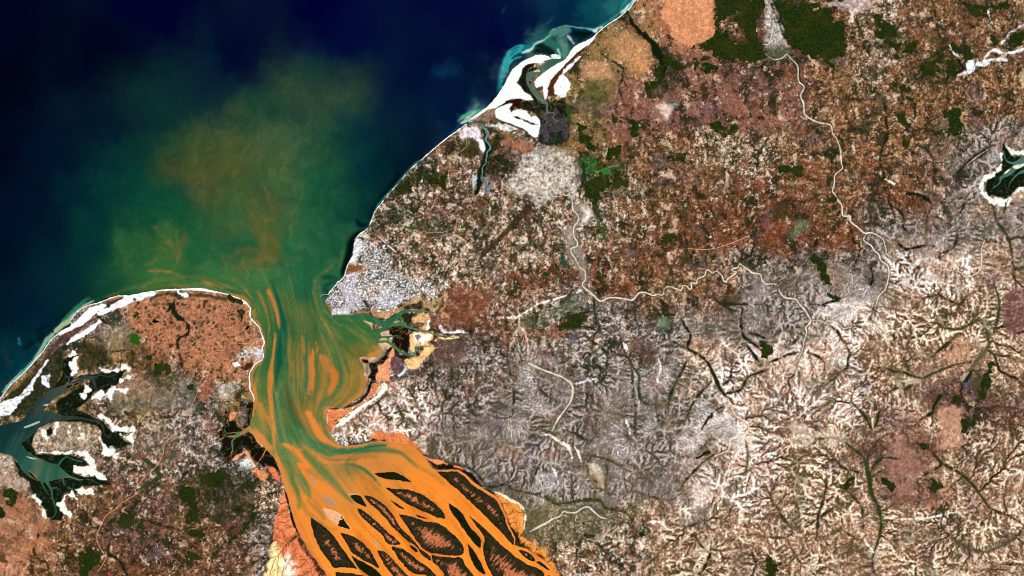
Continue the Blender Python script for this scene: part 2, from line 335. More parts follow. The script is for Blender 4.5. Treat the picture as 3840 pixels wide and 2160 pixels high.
WOODLOTS = [P(*a) for a in (
    ('F1', "1560,520 1650,590 1750,640 1780,680 1720,720 1640,660 1580,660 1540,600"), ('F1', "1480,640 1560,660 1550,760 1490,780 1460,700"),
    ('F1', "1380,830 1440,790 1500,800 1560,760 1520,880 1430,880 1440,960 1400,970 1380,890"),
    ('F1', "1050,1140 1110,1150 1150,1220 1090,1240 1040,1190"), ('F1', "1200,1180 1280,1190 1350,1270 1320,1350 1240,1360 1210,1280"),
    ('F1', "2050,1180 2120,1210 2180,1260 2260,1240 2340,1260 2290,1320 2160,1360 2090,1330 2030,1280"),
    ('F3', "1010,40 1140,10 1150,60 1100,130 1000,170 990,100"), ('F3', "800,370 920,310 1030,320 1010,430 940,500 920,580 830,580 780,500 790,420"),
    ('F3', "1050,290 1130,280 1130,340 1220,370 1210,430 1100,440 1050,390"), ('F3', "1500,140 1680,100 1790,80 1780,150 1740,180 1640,150"),
    ('F3', "1540,900 1680,890 1700,960 1660,1000 1550,970"), ('F2', "1800,620 1860,580 1940,690 1900,770 1810,740"),
    ('F2', "1310,1130 1390,1100 1400,1210 1420,1240 1340,1230 1290,1170"), ('F2', "2020,110 2130,80 2170,160 2100,180 2030,160"),
    ('F2', "2230,310 2310,370 2310,440 2250,460 2240,380"), ('F2', "1360,1390 1440,1390 1430,1449 |F4 1440,60 1400,50 1360,20"),
    ('F2', "1330,860 1450,850 1440,920 1380,920"), ('F2', "1380,950 1490,980 1490,1050 1420,1010"), ('F2', "1860,440 2000,480 2120,560 2000,600 1950,520 1870,500"),
    ('F2', "1960,20 2150,60 2400,20 2420,80 2200,110 2000,100"), ('F2', "2420,350 2574,310 2574,440 2480,470"), ('F2', "1270,880 1300,770 1330,790 1310,860"),
    ('F4', "120,230 370,200 400,300 360,340 250,290 150,280"), ('F4', "630,540 700,530 720,560 640,575"), ('F4', "1160,430 1210,440 1190,470"),
    ('B', "1640,1060 1700,1030 1790,1050 1780,1090 1660,1110"), ('B', "1640,1240 1700,1240 1760,1290 1680,1310 1650,1280"),
    ('B', "30,700 110,680 160,720 150,800 100,850 50,790"), ('B', "-60,770 40,850 30,950 -60,950"),
    ('B', "1750,560 1850,540 1980,500 1990,570 1900,660 1760,650"), ('B', "2080,640 2210,620 2230,680 2150,700"), ('B', "1840,1310 1870,1250 1910,1230 1890,1280 1850,1330"),
    ('B', "1970,1150 2070,1090 2130,1010 2200,930 2244,900 2180,1000 2120,1080 1990,1180"), ('B', "1230,960 1260,970 1250,1040 1230,1030"),
    ('A', "1560,980 1620,960 1700,960 1760,1060 1700,1090 1620,1060 1570,1120 1550,1050"), ('A', "1470,870 1520,880 1530,950 1490,940"),
    ('A', "1360,440 1400,460 1390,510 1360,490"), ('A', "2280,290 2430,330 2500,380 2380,390 2340,350"), ('A', "1880,1190 1960,1200 1960,1250 1900,1240"),
    ('A', "2380,420 2450,450 2470,520 2420,560 2400,480"), ('E3', "1600,220 1900,260 1900,440 1820,440 1780,380 1640,380 1560,300"),
    ('E3', "1130,440 1330,330 1360,420 1240,500 1180,520"), ('F6', "2240,720 2270,730 2240,900 2180,1080 2130,1110 2130,980 2190,850"),
    ('F6', "1950,1290 2040,1300 2080,1340 2000,1449 1950,1449"), ('F8', "430,300 500,260 500,300 460,330 400,320"), ('F8', "640,255 700,280 730,300 710,350 660,300"),
    ('F8', "0,700 80,750 60,819 0,830"), ('F8', "840,70 900,60 920,100 880,110"), ('F8', "930,270 990,280 1000,330 940,350"),
    ('F6', "-40,520 60,560 80,640 20,700 -40,690"), ('F6', "1850,1060 1960,1080 1960,1130 1860,1130"), ('F6', "600,60 700,60 760,120 640,100"),
    ('F7', "740,1000 790,1040 870,1060 850,1075 760,1050"), ('F7', "920,1200 980,1230 1045,1300 1040,1320 960,1270"), ('F7', "760,910 800,950 825,1000 790,990"),
    ('F5', "590,230 640,260 740,230 830,260 760,340 700,410 560,420 500,390 600,330"),
)]

# flats, dunes, belts: ('p' polygon | 'l' line, points, colour, ragged, feather, strength, speckle)
WHITE, CREAM, SALMON, ORANGE = (255, 255, 255), (250, 240, 214), (232, 146, 98), (233, 140, 60)
MANG, MARSH, MUD, TAN = (22, 34, 8), (44, 50, 24), (52, 40, 18), (205, 150, 100)
FLATS = []


def Z_(kind, col, rag, fe, st, spk, sheet, s, r=None):
    FLATS.append((kind, P(sheet, s, r), col, rag, fe, st, spk))


# --- ground sheets of a colour of their own
Z_('p', (218, 146, 100), 16, 14, .85, .3, 'F1', "1560,60 1640,-200 2060,-200 2060,160 2090,250 2090,340 2000,400 1900,440 1850,470 1740,430 1640,360 1620,260 1540,180")
Z_('p', (205, 148, 98), 24, 50, .6, .3, 'F1', "950,400 1200,330 1400,420 1450,560 1400,720 1250,690 1100,600")
Z_('p', (214, 150, 92), 20, 40, .6, .3, 'F1', "1220,620 1340,600 1400,700 1330,760 1230,720")
Z_('p', (204, 148, 108), 22, 40, .7, .3, 'F1', "740,640 860,580 1000,620 1060,700 1040,800 860,800 760,760")
Z_('p', (116, 108, 52), 26, 50, .55, .3, 'F1', "780,820 900,780 1080,800 1060,960 980,1060 860,1040 760,960")
Z_('p', (206, 196, 180), 30, 30, .75, 1.0, 'F3', "0,380 100,240 260,60 380,10 520,60 680,130 720,280 700,470 720,590 660,560 600,480 470,530 330,610 280,600 190,500 60,500")
Z_('p', (150, 140, 128), 18, 24, .75, .3, 'F3', "640,600 740,620 860,700 880,740 760,790 700,800 680,860 720,1000 790,1180 820,1350 740,1449 720,1260 650,1180 580,1080 600,960 560,880 640,820 690,740 650,680")
Z_('p', (236, 228, 214), 12, 16, .8, .4, 'F3', "740,620 830,640 860,700 800,760 740,800 720,790 790,720")
Z_('p', (206, 200, 186), 20, 24, .75, 1.1, 'F2', "0,0 70,0 100,100 140,200 180,270 190,360 230,460 130,460 60,470 0,470")
Z_('p', (100, 112, 86), 20, 30, .6, .6, 'F2', "0,430 120,440 240,470 260,520 200,560 150,600 0,600")
Z_('p', (230, 206, 188), 16, 20, .75, .4, 'F1', "1490,1060 1560,1020 1660,1060 1640,1140 1580,1200 1520,1110")
Z_('p', (140, 74, 40), 24, 50, .6, .4, 'F4', "0,720 150,760 240,860 160,920 0,990")
Z_('p', (112, 136, 96), 20, 40, .7, .2, 'F4', "240,880 330,780 380,760 440,830 340,890 250,940")
Z_('p', (126, 84, 76), 12, 16, .8, .3, 'F6', "2380,50 2574,0 2900,0 2900,400 2574,400 2470,490 2380,420 2340,250")
Z_('p', (204, 152, 120), 22, 24, .8, .4, 'F6', "1700,1180 1800,1160 1960,1200 1960,1300 1950,1600 1760,1600 1720,1300")
Z_('p', (140, 98, 88), 24, 30, .7, .5, 'F6', "1480,800 1600,740 1700,760 1640,860 1540,850")
Z_('p', (190, 140, 104), 16, 20, .7, .3, 'F6', "1790,660 1880,600 1990,540 2060,600 1980,680 1850,740 1780,720")
Z_('p', (160, 115, 98), 16, 20, .85, .5, 'F8', "700,70 760,50 830,100 880,180 900,200 850,260 850,360 740,360 720,300 700,240 650,180")
Z_('p', (120, 84, 84), 30, 50, .5, .5, 'F6', "1100,1100 1400,1100 1500,1250 1400,1449 1150,1449")
Z_('p', (104, 92, 122), 10, 14, .6, .5, 'F6', "1960,960 2040,900 2060,960 1990,1050")
Z_('p', (118, 96, 76), 20, 36, .5, .3, 'F8', "740,530 900,520 1000,560 960,640 760,620")
Z_('p', (158, 110, 76), 30, 60, .5, .5, 'B', "-60,820 180,760 400,980 340,1180 100,1300 -60,1300")
Z_('p', (220, 160, 120), 14, 20, .6, .5, 'B', "40,1370 100,1350 130,1420 60,1460")
Z_('p', (118, 98, 84), 30, 40, .6, .4, 'B', "1180,200 1460,160 1560,260 1600,420 1500,470 1320,350 1180,380")
Z_('p', (88, 66, 62), 26, 30, .65, .5, 'B', "820,380 1000,480 1160,700 1140,740 1080,650 880,540")
Z_('p', (184, 120, 84), 50, 60, .78, .75, 'A', "1330,320 1700,310 2260,300 2480,420 2540,580 2576,770 2540,1000 2420,1060 2200,1140 2000,1000 1840,860 1500,800 1320,620")
Z_('p', (190, 108, 72), 20, 14, .6, .6, 'A', "2030,1160 2140,1130 2130,1230 2090,1360 2010,1330 2000,1220")
Z_('p', (150, 130, 96), 24, 40, .7, .5, 'A', "980,620 1300,560 1320,700 1280,840 1100,800")
Z_('p', (44, 58, 26), 20, 20, .85, .5, 'A', "1100,440 1200,400 1240,520 1150,600 1060,560")
Z_('p', (126, 118, 100), 24, 34, .6, .7, 'A', "1100,1250 1400,1100 1800,1060 2000,1180 1960,1449 1100,1449")
Z_('p', (176, 156, 132), 34, 20, .6, 1.0, 'B', "270,340 300,220 350,160 500,95 690,115 850,160 880,280 800,350 780,370 600,370 440,370")
Z_('p', (200, 184, 164), 34, 20, .55, 1.0, 'B', "-60,390 90,410 150,560 250,640 240,720 130,700 -60,640")
Z_('p', (66, 52, 36), 22, 16, .8, .4, 'E5', "1430,720 1540,660 1620,650 1800,590 1950,530 2080,350 2180,290 2250,330 2280,420 2140,520 2000,600 1950,680 1700,720 1500,760")
Z_('p', (120, 88, 74), 18, 24, .7, .6, 'E5', "2060,300 2180,120 2400,160 2576,200 2576,500 2350,560 2200,520 2100,420")
Z_('p', (140, 78, 52), 24, 40, .75, .6, 'E4', "2360,700 2576,660 2800,700 3000,900 2700,1250 2300,1300 2140,1330 2060,1200 2250,960")
Z_('p', (92, 104, 74), 22, 36, .7, .4, 'F5', "480,190 640,90 780,60 740,180 600,240 420,330 330,400 130,400 140,300 300,320")
Z_('p', (62, 62, 30), 22, 22, .7, .4, 'F5', "520,390 640,230 800,250 760,330 700,420 600,430")
Z_('p', (150, 88, 56), 22, 34, .6, .4, 'F5', "120,440 330,430 480,400 600,430 600,500 430,430 200,520")
Z_('p', (112, 134, 104), 16, 30, .8, .2, 'F5', "1510,330 1560,280 1620,300 1600,400 1530,410 1490,380")
Z_('p', (98, 92, 106), 14, 14, .7, .3, 'F5', "640,480 690,440 690,530 640,590 620,550")
Z_('p', (104, 74, 62), 30, 40, .7, .7, 'F5', "1240,520 1400,480 1500,600 1480,760 1330,740 1240,640")
Z_('p', (128, 106, 64), 10, 14, .7, .3, 'F5', "1200,560 1290,500 1260,600 1210,640")
Z_('p', (104, 92, 110), 14, 16, .6, .3, 'F5', "690,890 760,870 800,930 700,940")
Z_('p', (70, 44, 40), 14, 14, .8, .3, 'F5', "770,1040 830,1030 870,1100 900,1180 850,1140 800,1080")
Z_('p', (232, 222, 190), 22, 24, .7, .5, 'F7', "800,330 880,330 960,420 970,600 940,560 860,420")
Z_('p', (150, 96, 58), 26, 30, .55, .6, 'F7', "860,420 960,400 960,520 900,560 800,480")
Z_('p', (120, 104, 98), 14, 16, .8, .2, 'F7', "950,690 1000,640 1130,690 1160,740 1060,770 980,760")
Z_('p', (92, 100, 62), 30, 40, .55, .7, 'F7', "160,760 480,760 700,730 930,700 1100,850 1000,1000 700,1100 400,1100 220,1060")
# --- coastal belts in the west
Z_('p', (36, 46, 18), 14, 10, .9, .25, 'A', "-60,1420 330,1080 480,900 620,800 700,760 640,900 620,1080 540,1220 450,1280 330,1500 -60,1500")
Z_('p', (44, 52, 26), 20, 14, .85, .35, 'A', "700,800 850,740 1040,800 1050,850 1140,940 1180,1000 1000,1010 900,1060 800,1050 770,960 830,880")
Z_('p', (36, 46, 18), 12, 10, .85, .3, 'A', "1190,310 1420,290 1700,255 1800,260 1980,270 2180,290 2300,300 2280,350 2100,310 1900,300 1800,330 1700,290 1500,310 1300,340 1100,420 1000,470 1060,380")
Z_('l', (92, 60, 48), 8, 8, .9, .3, 'A', "960,480,14 860,560,24 760,650,30 640,720,36 550,800,30 490,890,22 430,980,16 330,1080,12 230,1180,10")
Z_('l', WHITE, 10, 5, 1, .15, 'A', "600,680,16 700,615,26 800,560,38 870,500,46 930,450,40 1000,410,26 1060,390,10")
Z_('l', WHITE, 14, 5, 1, .5, 'A', "990,470,16 1100,430,26 1200,380,36 1300,330,40 1400,300,36 1480,285,26 1560,270,18")
Z_('l', WHITE, 8, 5, 1, .2, 'A', "1000,550,14 950,600,20 850,670,24 740,730,20 680,770,12")
Z_('l', WHITE, 9, 5, 1, .5, 'A', "480,940,10 420,1030,12 350,1130,16 280,1230,16 200,1300,12")
Z_('p', WHITE, 20, 5, 1, .55, 'A', "-60,1400 120,1340 260,1270 320,1200 330,1240 230,1320 160,1440 60,1500 -60,1500")
Z_('p', WHITE, 20, 4, .9, .9, 'A', "430,1110 500,1080 520,1150 490,1210 440,1180")
Z_('p', WHITE, 12, 4, .9, .7, 'A', "1790,260 1880,260 1890,300 1830,300")
Z_('p', WHITE, 12, 4, .9, .7, 'A', "2400,360 2480,350 2490,380 2430,380")
Z_('l', (70, 58, 30), 5, 6, .8, .2, 'A', "860,440,10 800,500,10 740,570,6")
Z_('l', (92, 44, 34), 6, 5, .85, .2, 'A', "770,860,12 830,860,14 880,870,6")
# mangroves of the western inlet
Z_('p', MANG, 8, 5, 1, .1, 'A', "540,1230 620,1100 640,960 700,880 760,910 740,1060 740,1120 830,1090 960,1080 1110,1050 1270,1040 1220,1120 1190,1180 1080,1240 960,1250 900,1330 820,1400 700,1500 600,1500 560,1370 620,1320 800,1220 920,1160 900,1120 830,1110")
Z_('p', MANG, 6, 5, 1, .1, 'B', "290,380 430,380 600,385 740,430 790,480 650,490 640,540 690,570 760,580 850,580 960,620 960,650 830,660 720,660 660,720 560,720 540,790 500,830 560,900 540,960 460,960 410,930 400,880 330,780 270,690 260,620 170,570 120,430 200,470 250,370")
Z_('p', MANG, 6, 5, 1, .1, 'B', "520,0 640,-20 760,20 840,70 900,90 950,150 1000,190 1060,165 1210,150 1100,210 1050,220 1100,270 1160,290 1050,330 1000,330 960,380 930,330 880,250 890,180 840,130 740,100 600,98 480,92 400,115 340,155 300,215 280,300 330,400 240,370 180,290 300,180")
Z_('p', MANG, 5, 5, 1, .1, 'B', "380,190 450,140 470,200 420,225")
for s in ("690,960 730,930 800,890 770,960 790,1010 760,1080 710,1100 740,1050 700,1000", "1010,1010 1040,1040 1110,1045 1200,1020 1270,970 1290,1000 1340,1030 1290,1050 1250,1040 1180,1050 1090,1060 1020,1055",
          "1200,1140 1240,1100 1350,1080 1330,1120 1350,1150 1290,1130 1250,1150 1210,1190", "910,1340 950,1300 1010,1240 1060,1280 1090,1240 1150,1210 1220,1220 1300,1240 1270,1280 1200,1240 1120,1270 1140,1340 1110,1350 1080,1290 1040,1300 1000,1340 960,1330",
          "810,1300 860,1230 850,1180 890,1220 920,1250 880,1270 860,1340 830,1330", "690,890 760,850 770,880 700,905", "735,1110 770,1100 790,1115 745,1135"):
    Z_('p', (252, 246, 232), 22, 4, 1, .35, 'A', s)
for s in ("340,365 780,350 790,400 830,430 850,500 860,540 900,560 940,610 880,600 830,570 740,580 690,550 640,540 650,490 740,500 790,480 740,430 760,410 700,395 600,380 440,378",
          "840,60 880,15 920,40 960,90 1000,130 1080,150 1150,140 1200,170 1120,190 1060,160 990,180 960,150 940,110 900,80", "870,230 900,270 950,320 1000,330 1030,380 1100,340 1060,370 1010,410 920,400 910,350 890,300",
          "270,745 310,740 350,790 380,850 410,880 405,940 380,920 350,850 310,800", "500,830 540,790 560,730 640,720 680,770 590,740 560,810 580,870 630,890 620,940 560,900 530,870",
          "670,690 720,665 760,700 800,680 830,730 780,740 740,720 700,760", "350,170 400,160 410,215 460,220 480,110 520,95 490,170 460,240 410,270 370,220", "1040,210 1100,215 1150,200 1170,280 1120,260", "590,160 620,120 600,240", "690,120 730,210 700,240"):
    Z_('p', (250, 244, 218), 22, 4, 1, .35, 'B', s)
# west bank of the estuary
Z_('p', (24, 24, 6), 10, 6, 1, .2, 'E7', "500,460 610,420 600,500 585,600 565,710 540,800 480,840 440,800 500,720 510,640 480,540")
Z_('p', (26, 26, 8), 14, 6, 1, .3, 'E7', "190,560 240,560 250,700 330,720 380,800 440,870 420,1180 280,1290 130,1380 190,1300 130,1150 150,1050 80,950 100,830 170,760 160,640")
Z_('p', (22, 24, 8), 10, 6, 1, .2, 'E7', "440,920 540,880 620,960 760,1110 800,1150 900,1260 990,1448 900,1448 830,1380 760,1420 680,1340 620,1300 540,1240 560,1170 480,1140 430,1060 430,1000")
Z_('p', (226, 150, 104), 10, 4, 1, .2, 'E7', "420,1190 480,1150 550,1180 560,1260 630,1380 640,1420 570,1340 530,1260 470,1210 330,1290 270,1320 300,1280 350,1230")
Z_('p', (228, 148, 98), 10, 4, 1, .4, 'E7', "240,610 330,560 350,640 300,700 240,710")
Z_('l', (200, 142, 100), 8, 4, .8, .5, 'E7', "380,905,10 300,940,8 190,950,5 110,990,3")
Z_('l', (228, 170, 128), 6, 6, 1, .1, 'E7', "545,865,8 620,900,26 670,1000,22 740,1095,10")
Z_('p', (216, 220, 216), 14, 10, .7, .8, 'E7', "420,1340 520,1280 590,1340 640,1400 520,1440 380,1440")
Z_('p', (226, 118, 72), 10, 6, 1, .25, 'C', "320,150 400,160 450,250 490,340 430,310 370,240")
Z_('p', (226, 140, 84), 14, 6, 1, .35, 'C', "150,220 180,160 230,190 340,240 290,320 200,280")
Z_('p', (228, 128, 80), 8, 6, 1, .3, 'C', "500,440 540,500 560,600 580,700 620,820 660,880 690,950 740,1020 850,1200 1040,1449 1150,1700 250,1700 290,1449 340,1280 380,1080 400,900 430,720 470,600")
Z_('p', (252, 218, 150), 20, 26, .9, .3, 'C', "340,1280 380,1080 420,1050 480,1180 540,1300 520,1449 500,1700 240,1700 290,1449")
Z_('p', (255, 240, 215), 26, 26, .8, .7, 'C', "560,1180 640,1300 660,1449 520,1449 500,1300")
Z_('l', (16, 18, 6), 9, 4, 1, .2, 'C', "530,440,10 560,540,14 590,660,16 615,760,18 650,850,20 690,920,10")
Z_('p', (60, 38, 18), 26, 12, .95, .5, 'C', "560,1020 690,940 740,1020 850,1200 1040,1449 940,1449 860,1300 800,1200 740,1120 660,1000 600,1060 540,1080")
# east bank: flats, mangrove, ponds
Z_('p', (34, 26, 10), 8, 6, 1, .25, 'D', "310,70 400,95 500,85 600,130 700,140 760,190 850,240 930,330 1010,410 1110,460 1180,520 1400,800 1420,1100 1300,900 1255,740 1215,650 1180,570 1060,460 860,330 710,200 620,185 425,195")
Z_('p', (238, 138, 82), 8, 5, 1, .2, 'D', "300,50 400,70 500,75 570,110 560,130 500,120 440,135 380,100 320,80")
Z_('l', (235, 128, 78), 5, 5, 1, .2, 'D', "640,150,8 700,165,10 740,190,6")
Z_('p', (232, 142, 62), 12, 8, 1, .3, 'D', "1110,460 1200,500 1300,560 1420,620 1440,680 1470,720 1450,800 1460,900 1430,970 1470,1000 1550,1060 1650,1110 1730,1160 1760,1240 1840,1330 1960,1600 1860,1600 1700,1300 1500,1125 1400,1000 1330,880 1280,800 1255,700 1210,620 1160,540")
Z_('l', (250, 225, 190), 8, 5, 1, .3, 'D', "1110,450,8 1200,490,12 1300,550,12 1410,600,10 1480,720,8 1465,900,6")
Z_('p', (50, 36, 14), 22, 10, .9, .5, 'D', "1330,900 1400,950 1420,1060 1560,1120 1680,1220 1760,1320 1700,1270 1500,1130 1360,1085")
Z_('p', (228, 128, 72), 10, 5, 1, .3, 'E7', "2330,980 2440,890 2500,850 2576,900 |S 1500,1622 1550,1652 1590,1700 1560,1682 1500,1658 1444,1655 1390,1652")
Z_('l', (40, 24, 10), 12, 5, 1, .5, 'E7', "2080,1055,8 2200,1050,6 2350,1015,14 2450,1000,16 2576,1005,12")
Z_('p', (205, 170, 130), 10, 8, .9, .2, 'E4', "1180,1140 1010,1165 1060,1225 1130,1275 1170,1330 1200,1375 1310,1430 |E5 1380,-20 1440,60 1480,100 1450,240 1360,360 1280,440 1160,480 1150,560 1160,640 1120,740 1110,780 1060,760 1050,560 990,450 985,400 1200,390 1320,300 1270,190 1310,80 |E4 1200,1390")
Z_('p', (120, 108, 92), 10, 10, .7, .2, 'E5', "1150,470 1280,400 1340,300 1400,240 1420,300 1340,420 1220,470 1150,520 1140,640 1090,690 1070,560 1110,480")
Z_('l', (112, 98, 84), 8, 6, .8, .2, 'E5', "1110,780,16 1085,850,16 1060,930,14 1000,1000,10 900,1070,8 780,1130,6 650,1160,4")
Z_('p', (190, 150, 102), 18, 8, .9, .4, 'E4', "1150,1040 1280,1050 1400,1060 1500,1040 1640,980 1850,820 1960,880 2000,960 2150,880 2290,820 2280,1000 2250,1060 2310,1100 2330,1160 2240,1160 2200,1080 1980,1020 1700,1040 1580,1100 1450,1170 1300,1190 1180,1150")
Z_('p', (44, 40, 20), 16, 6, .95, .4, 'E4', "1640,1000 1780,960 1880,960 1890,900 1940,920 1960,1000 1900,1040 1740,1040 1620,1050")
Z_('p', (50, 40, 20), 14, 6, .95, .4, 'E4', "1280,1170 1400,1180 1540,1110 1480,1170 1400,1205 1300,1200")
Z_('l', (44, 40, 20), 9, 5, .95, .3, 'E4', "1130,1200,8 1240,1260,12 1330,1290,12 1430,1280,10")
Z_('l', (60, 50, 26), 14, 6, .9, .5, 'E4', "2240,880,10 2230,960,24 2190,1040,26 2160,1090,16")
Z_('p', (52, 40, 22), 16, 6, .95, .4, 'E4', "1640,1130 1760,1080 1860,1080 1820,1140 1760,1200 1780,1280 1700,1270 1640,1190")
Z_('p', (218, 172, 120), 16, 6, .9, .4, 'E4', "1800,1160 1920,1100 2040,1100 2060,1180 2040,1280 1990,1350 1880,1320 1790,1230")
Z_('p', (58, 46, 24), 16, 6, .85, .5, 'E4', "1780,1250 1900,1230 1960,1260 1860,1330 1790,1310")
Z_('p', (34, 24, 10), 12, 6, 1, .3, 'E4', "1430,1330 1500,1290 1640,1300 1720,1330 1900,1370 2080,1420 |E5 1740,0 1740,60 1750,160 1740,260 1700,330 1600,290 1530,230 1480,150 1500,90 1440,40")
Z_('p', (46, 34, 14), 18, 6, .95, .4, 'E5', "1500,260 1600,330 1760,400 1840,380 1840,300 1880,300 1900,390 1800,410 1740,500 1660,440 1560,400 1500,360")
Z_('p', (236, 182, 120), 12, 6, 1, .25, 'E5', "1740,60 1800,20 1900,10 1960,30 2090,20 2090,100 2030,180 2140,260 2020,370 1990,410 1900,490 1800,570 1770,580 1740,500 1660,450 1800,400 1900,380 1920,290 2000,240 1870,240 1830,250 1820,330 1760,280")
Z_('p', (255, 246, 230), 10, 5, 1, .3, 'E5', "1800,60 1860,30 1960,60 2060,60 2050,130 1980,170 1930,210 1840,170")
Z_('p', (110, 84, 82), 10, 5, .9, .3, 'E5', "1820,80 1880,60 1920,90 1880,140 1940,190 1900,205 1850,150")
Z_('l', (250, 220, 160), 10, 5, 1, .3, 'E5', "2130,150,10 2180,110,10 2300,120,14 2400,90,14 2480,100,12")
Z_('p', (236, 190, 124), 14, 5, 1, .4, 'E5', "1660,450 1740,500 1770,560 1870,490 1920,460 1900,540 1800,590 1730,560")
Z_('l', WHITE, 12, 5, 1, .6, 'E4', "2030,1220,12 2020,1290,20 2000,1350,12")
Z_('l', WHITE, 12, 5, .9, .8, 'E4', "2200,1300,14 2240,1370,18 2360,1390,20 2500,1370,20 2576,1390,16")
Z_('p', (30, 26, 8), 9, 5, 1, .2, 'E5', "1480,240 1400,300 1370,380 1290,440 1200,480 1140,490 1150,560 1160,620 1130,680 1120,730 1160,740 1120,830 1080,950 1000,1040 880,1110 760,1150 600,1170 540,1172 540,1186 600,1190 760,1172 890,1135 1020,1075 1130,970 1190,800 1250,770 1240,680 1270,600 1260,530 1340,510 1420,430 1440,340 1490,270")
Z_('p', (232, 150, 104), 9, 5, 1, .15, 'E5', "1440,330 1500,270 1520,390 1470,420 1440,540 1450,640 1430,700 1450,750 1380,760 1250,760 1240,660 1280,620 1270,530 1380,470 1430,410")
Z_('p', (226, 126, 76), 8, 5, 1, .15, 'E5', "1210,790 1290,800 1270,870 1200,950 1110,1020 990,1100 890,1150 870,1210 770,1260 700,1330 640,1400 600,1448 |E7 1800,800 1780,920 1740,840 1705,760 |E5 500,1300 505,1185 700,1190 880,1145 1020,1085 1100,1010 1170,880")
Z_('p', (255, 236, 200), 6, 5, 1, .2, 'E5', "1330,785 1410,800 1400,850 1330,940 1260,1010 1150,1090 1000,1180 880,1260 760,1350 660,1448 |E7 1830,800 |E5 700,1330 780,1260 890,1210 1000,1120 1120,1040 1230,960 1270,870")
Z_('l', (255, 252, 240), 8, 5, 1, .2, 'E5', "1400,830,18 1340,920,22 1250,1000,14 1120,1085,10 1000,1165,12 900,1250,22 800,1330,26 720,1400,20")
Z_('l', (255, 245, 235), 3, 3, 1, .1, 'E5', "545,1190,3 515,1240,4 503,1310,5 503,1390,4")
Z_('p', (118, 80, 84), 4, 4, 1, .35, 'E5', "1450,480 1490,420 1560,405 1640,450 1660,520 1640,600 1580,660 1500,630 1460,560")
Z_('l', (226, 236, 236), 10, 4, 1, .6, 'E5', "1660,500,6 1680,570,12 1640,640,14 1570,670,6")
# beaches and dunes in the north
BEACH_E = np.hstack([EAST, np.full((len(EAST), 1), 2.6)])
BEACH_W = np.hstack([WEST[:-4], np.full((len(WEST) - 4, 1), 2.6)])
FLATS.append(('l', BEACH_E, (255, 252, 245), 1.5, 3, 1, 0)); FLATS.append(('l', BEACH_W, (255, 252, 245), 1.5, 3, 1, 0))
Z_('l', (255, 252, 245), 2, 3, 1, 0, 'A', "1620,235,5 1880,224,12 2050,235,12 2250,262,9 2370,305,6")
Z_('p', (30, 34, 18), 12, 6, 1, .35, 'E2', "1240,-20 1330,0 1450,200 1580,330 1900,280 1960,400 2000,560 1980,700 1980,860 1850,960 1640,990 1500,930 1520,700 1540,640 1480,520 1360,450 1280,440 1200,350 1300,310 1440,300 1300,190")
Z_('p', (92, 84, 92), 60, 6, .7, 1.0, 'E2', "1560,500 1700,480 1820,520 1960,640 1980,860 1750,960 1560,960 1540,800 1580,640")
Z_('p', (26, 42, 14), 30, 10, .9, .5, 'E2', "1700,820 1860,780 1900,900 1760,980 1660,960")
Z_('p', (46, 86, 22), 8, 6, .95, .2, 'E2', "1930,370 1970,370 2010,480 2010,640 1980,690 1950,560")
Z_('p', (26, 30, 14), 8, 5, 1, .2, 'E1', "790,1040 830,980 900,950 990,940 900,1020 860,1100 850,1200 880,1300 960,1420 1040,1520 860,1448 800,1380 740,1250 780,1120")
Z_('p', WHITE, 4, 4, 1, .02, 'E1', "1225,880 1180,840 1080,820 1000,830 900,870 800,920 720,980 650,1040 610,1110 570,1170 540,1240 500,1310 415,1448 860,1500 800,1380 760,1320 700,1240 740,1180 780,1110 790,1040 830,980 900,950 990,940 1090,950 1130,910")
Z_('p', WHITE, 4, 4, 1, .03, 'E2', "1040,0 1000,70 900,230 830,320 750,400 600,510 480,590 560,590 650,520 760,440 880,420 980,360 1090,290 1250,270 1330,300 1440,300 1400,240 1300,180 1250,100 1180,40 1190,-20 1050,-20")
Z_('p', WHITE, 8, 4, 1, .06, 'E2', "880,430 1000,380 1090,350 1140,360 1080,430 1110,480 1200,440 1340,470 1400,560 1480,530 1540,620 1540,700 1500,850 1440,850 1350,800 1300,740 1200,700 1080,650 950,610 880,560 860,500")
Z_('p', (235, 225, 220), 24, 8, .9, .7, 'E2', "790,690 900,640 1080,660 1200,710 1150,780 900,740")
Z_('p', (64, 20, 8), 9, 4, 1, .15, 'E2', "1110,545 1180,540 1250,565 1350,610 1460,650 1500,670 1420,675 1330,630 1240,600 1180,570")
Z_('p', (60, 20, 8), 9, 4, 1, .15, 'E2', "880,420 980,360 1090,290 1250,275 1300,300 1240,340 1280,420 1220,440 1160,400 1110,490 1080,430 1130,350 1060,350")
Z_('l', (50, 44, 18), 8, 4, .9, .3, 'E2', "860,580,6 960,610,8 1080,660,10 1200,710,14 1300,750,12 1380,830,14 1470,900,10")
Z_('p', WHITE, 3, 4, 1, .03, 'E1', "1870,545 1740,620 1590,690 1510,780 1480,840 1440,895 1300,965 1180,1040 1100,1110 1030,1160 980,1230 1000,1320 1100,1290 1180,1240 1250,1170 1330,1090 1420,990 1520,890 1620,790 1700,730 1740,710 1780,690 1840,620 1880,570")
Z_('l', (36, 14, 12), 2, 3, 1, 0, 'E1', "1700,740,9 1745,708,9 1775,682,6")
Z_('p', (96, 44, 16), 7, 5, .95, .25, 'E1', "1690,740 1600,800 1450,950 1350,1060 1230,1190 1190,1300 1180,1448 1240,1448 1290,1230 1380,1120 1430,1050 1560,910 1640,820 1720,760")
Z_('p', WHITE, 14, 4, 1, .45, 'E1', "1740,780 1650,840 1560,920 1480,1000 1380,1100 1290,1250 1270,1330 1310,1400 1420,1400 1480,1330 1520,1240 1430,1110 1540,1000 1640,900 1720,810")
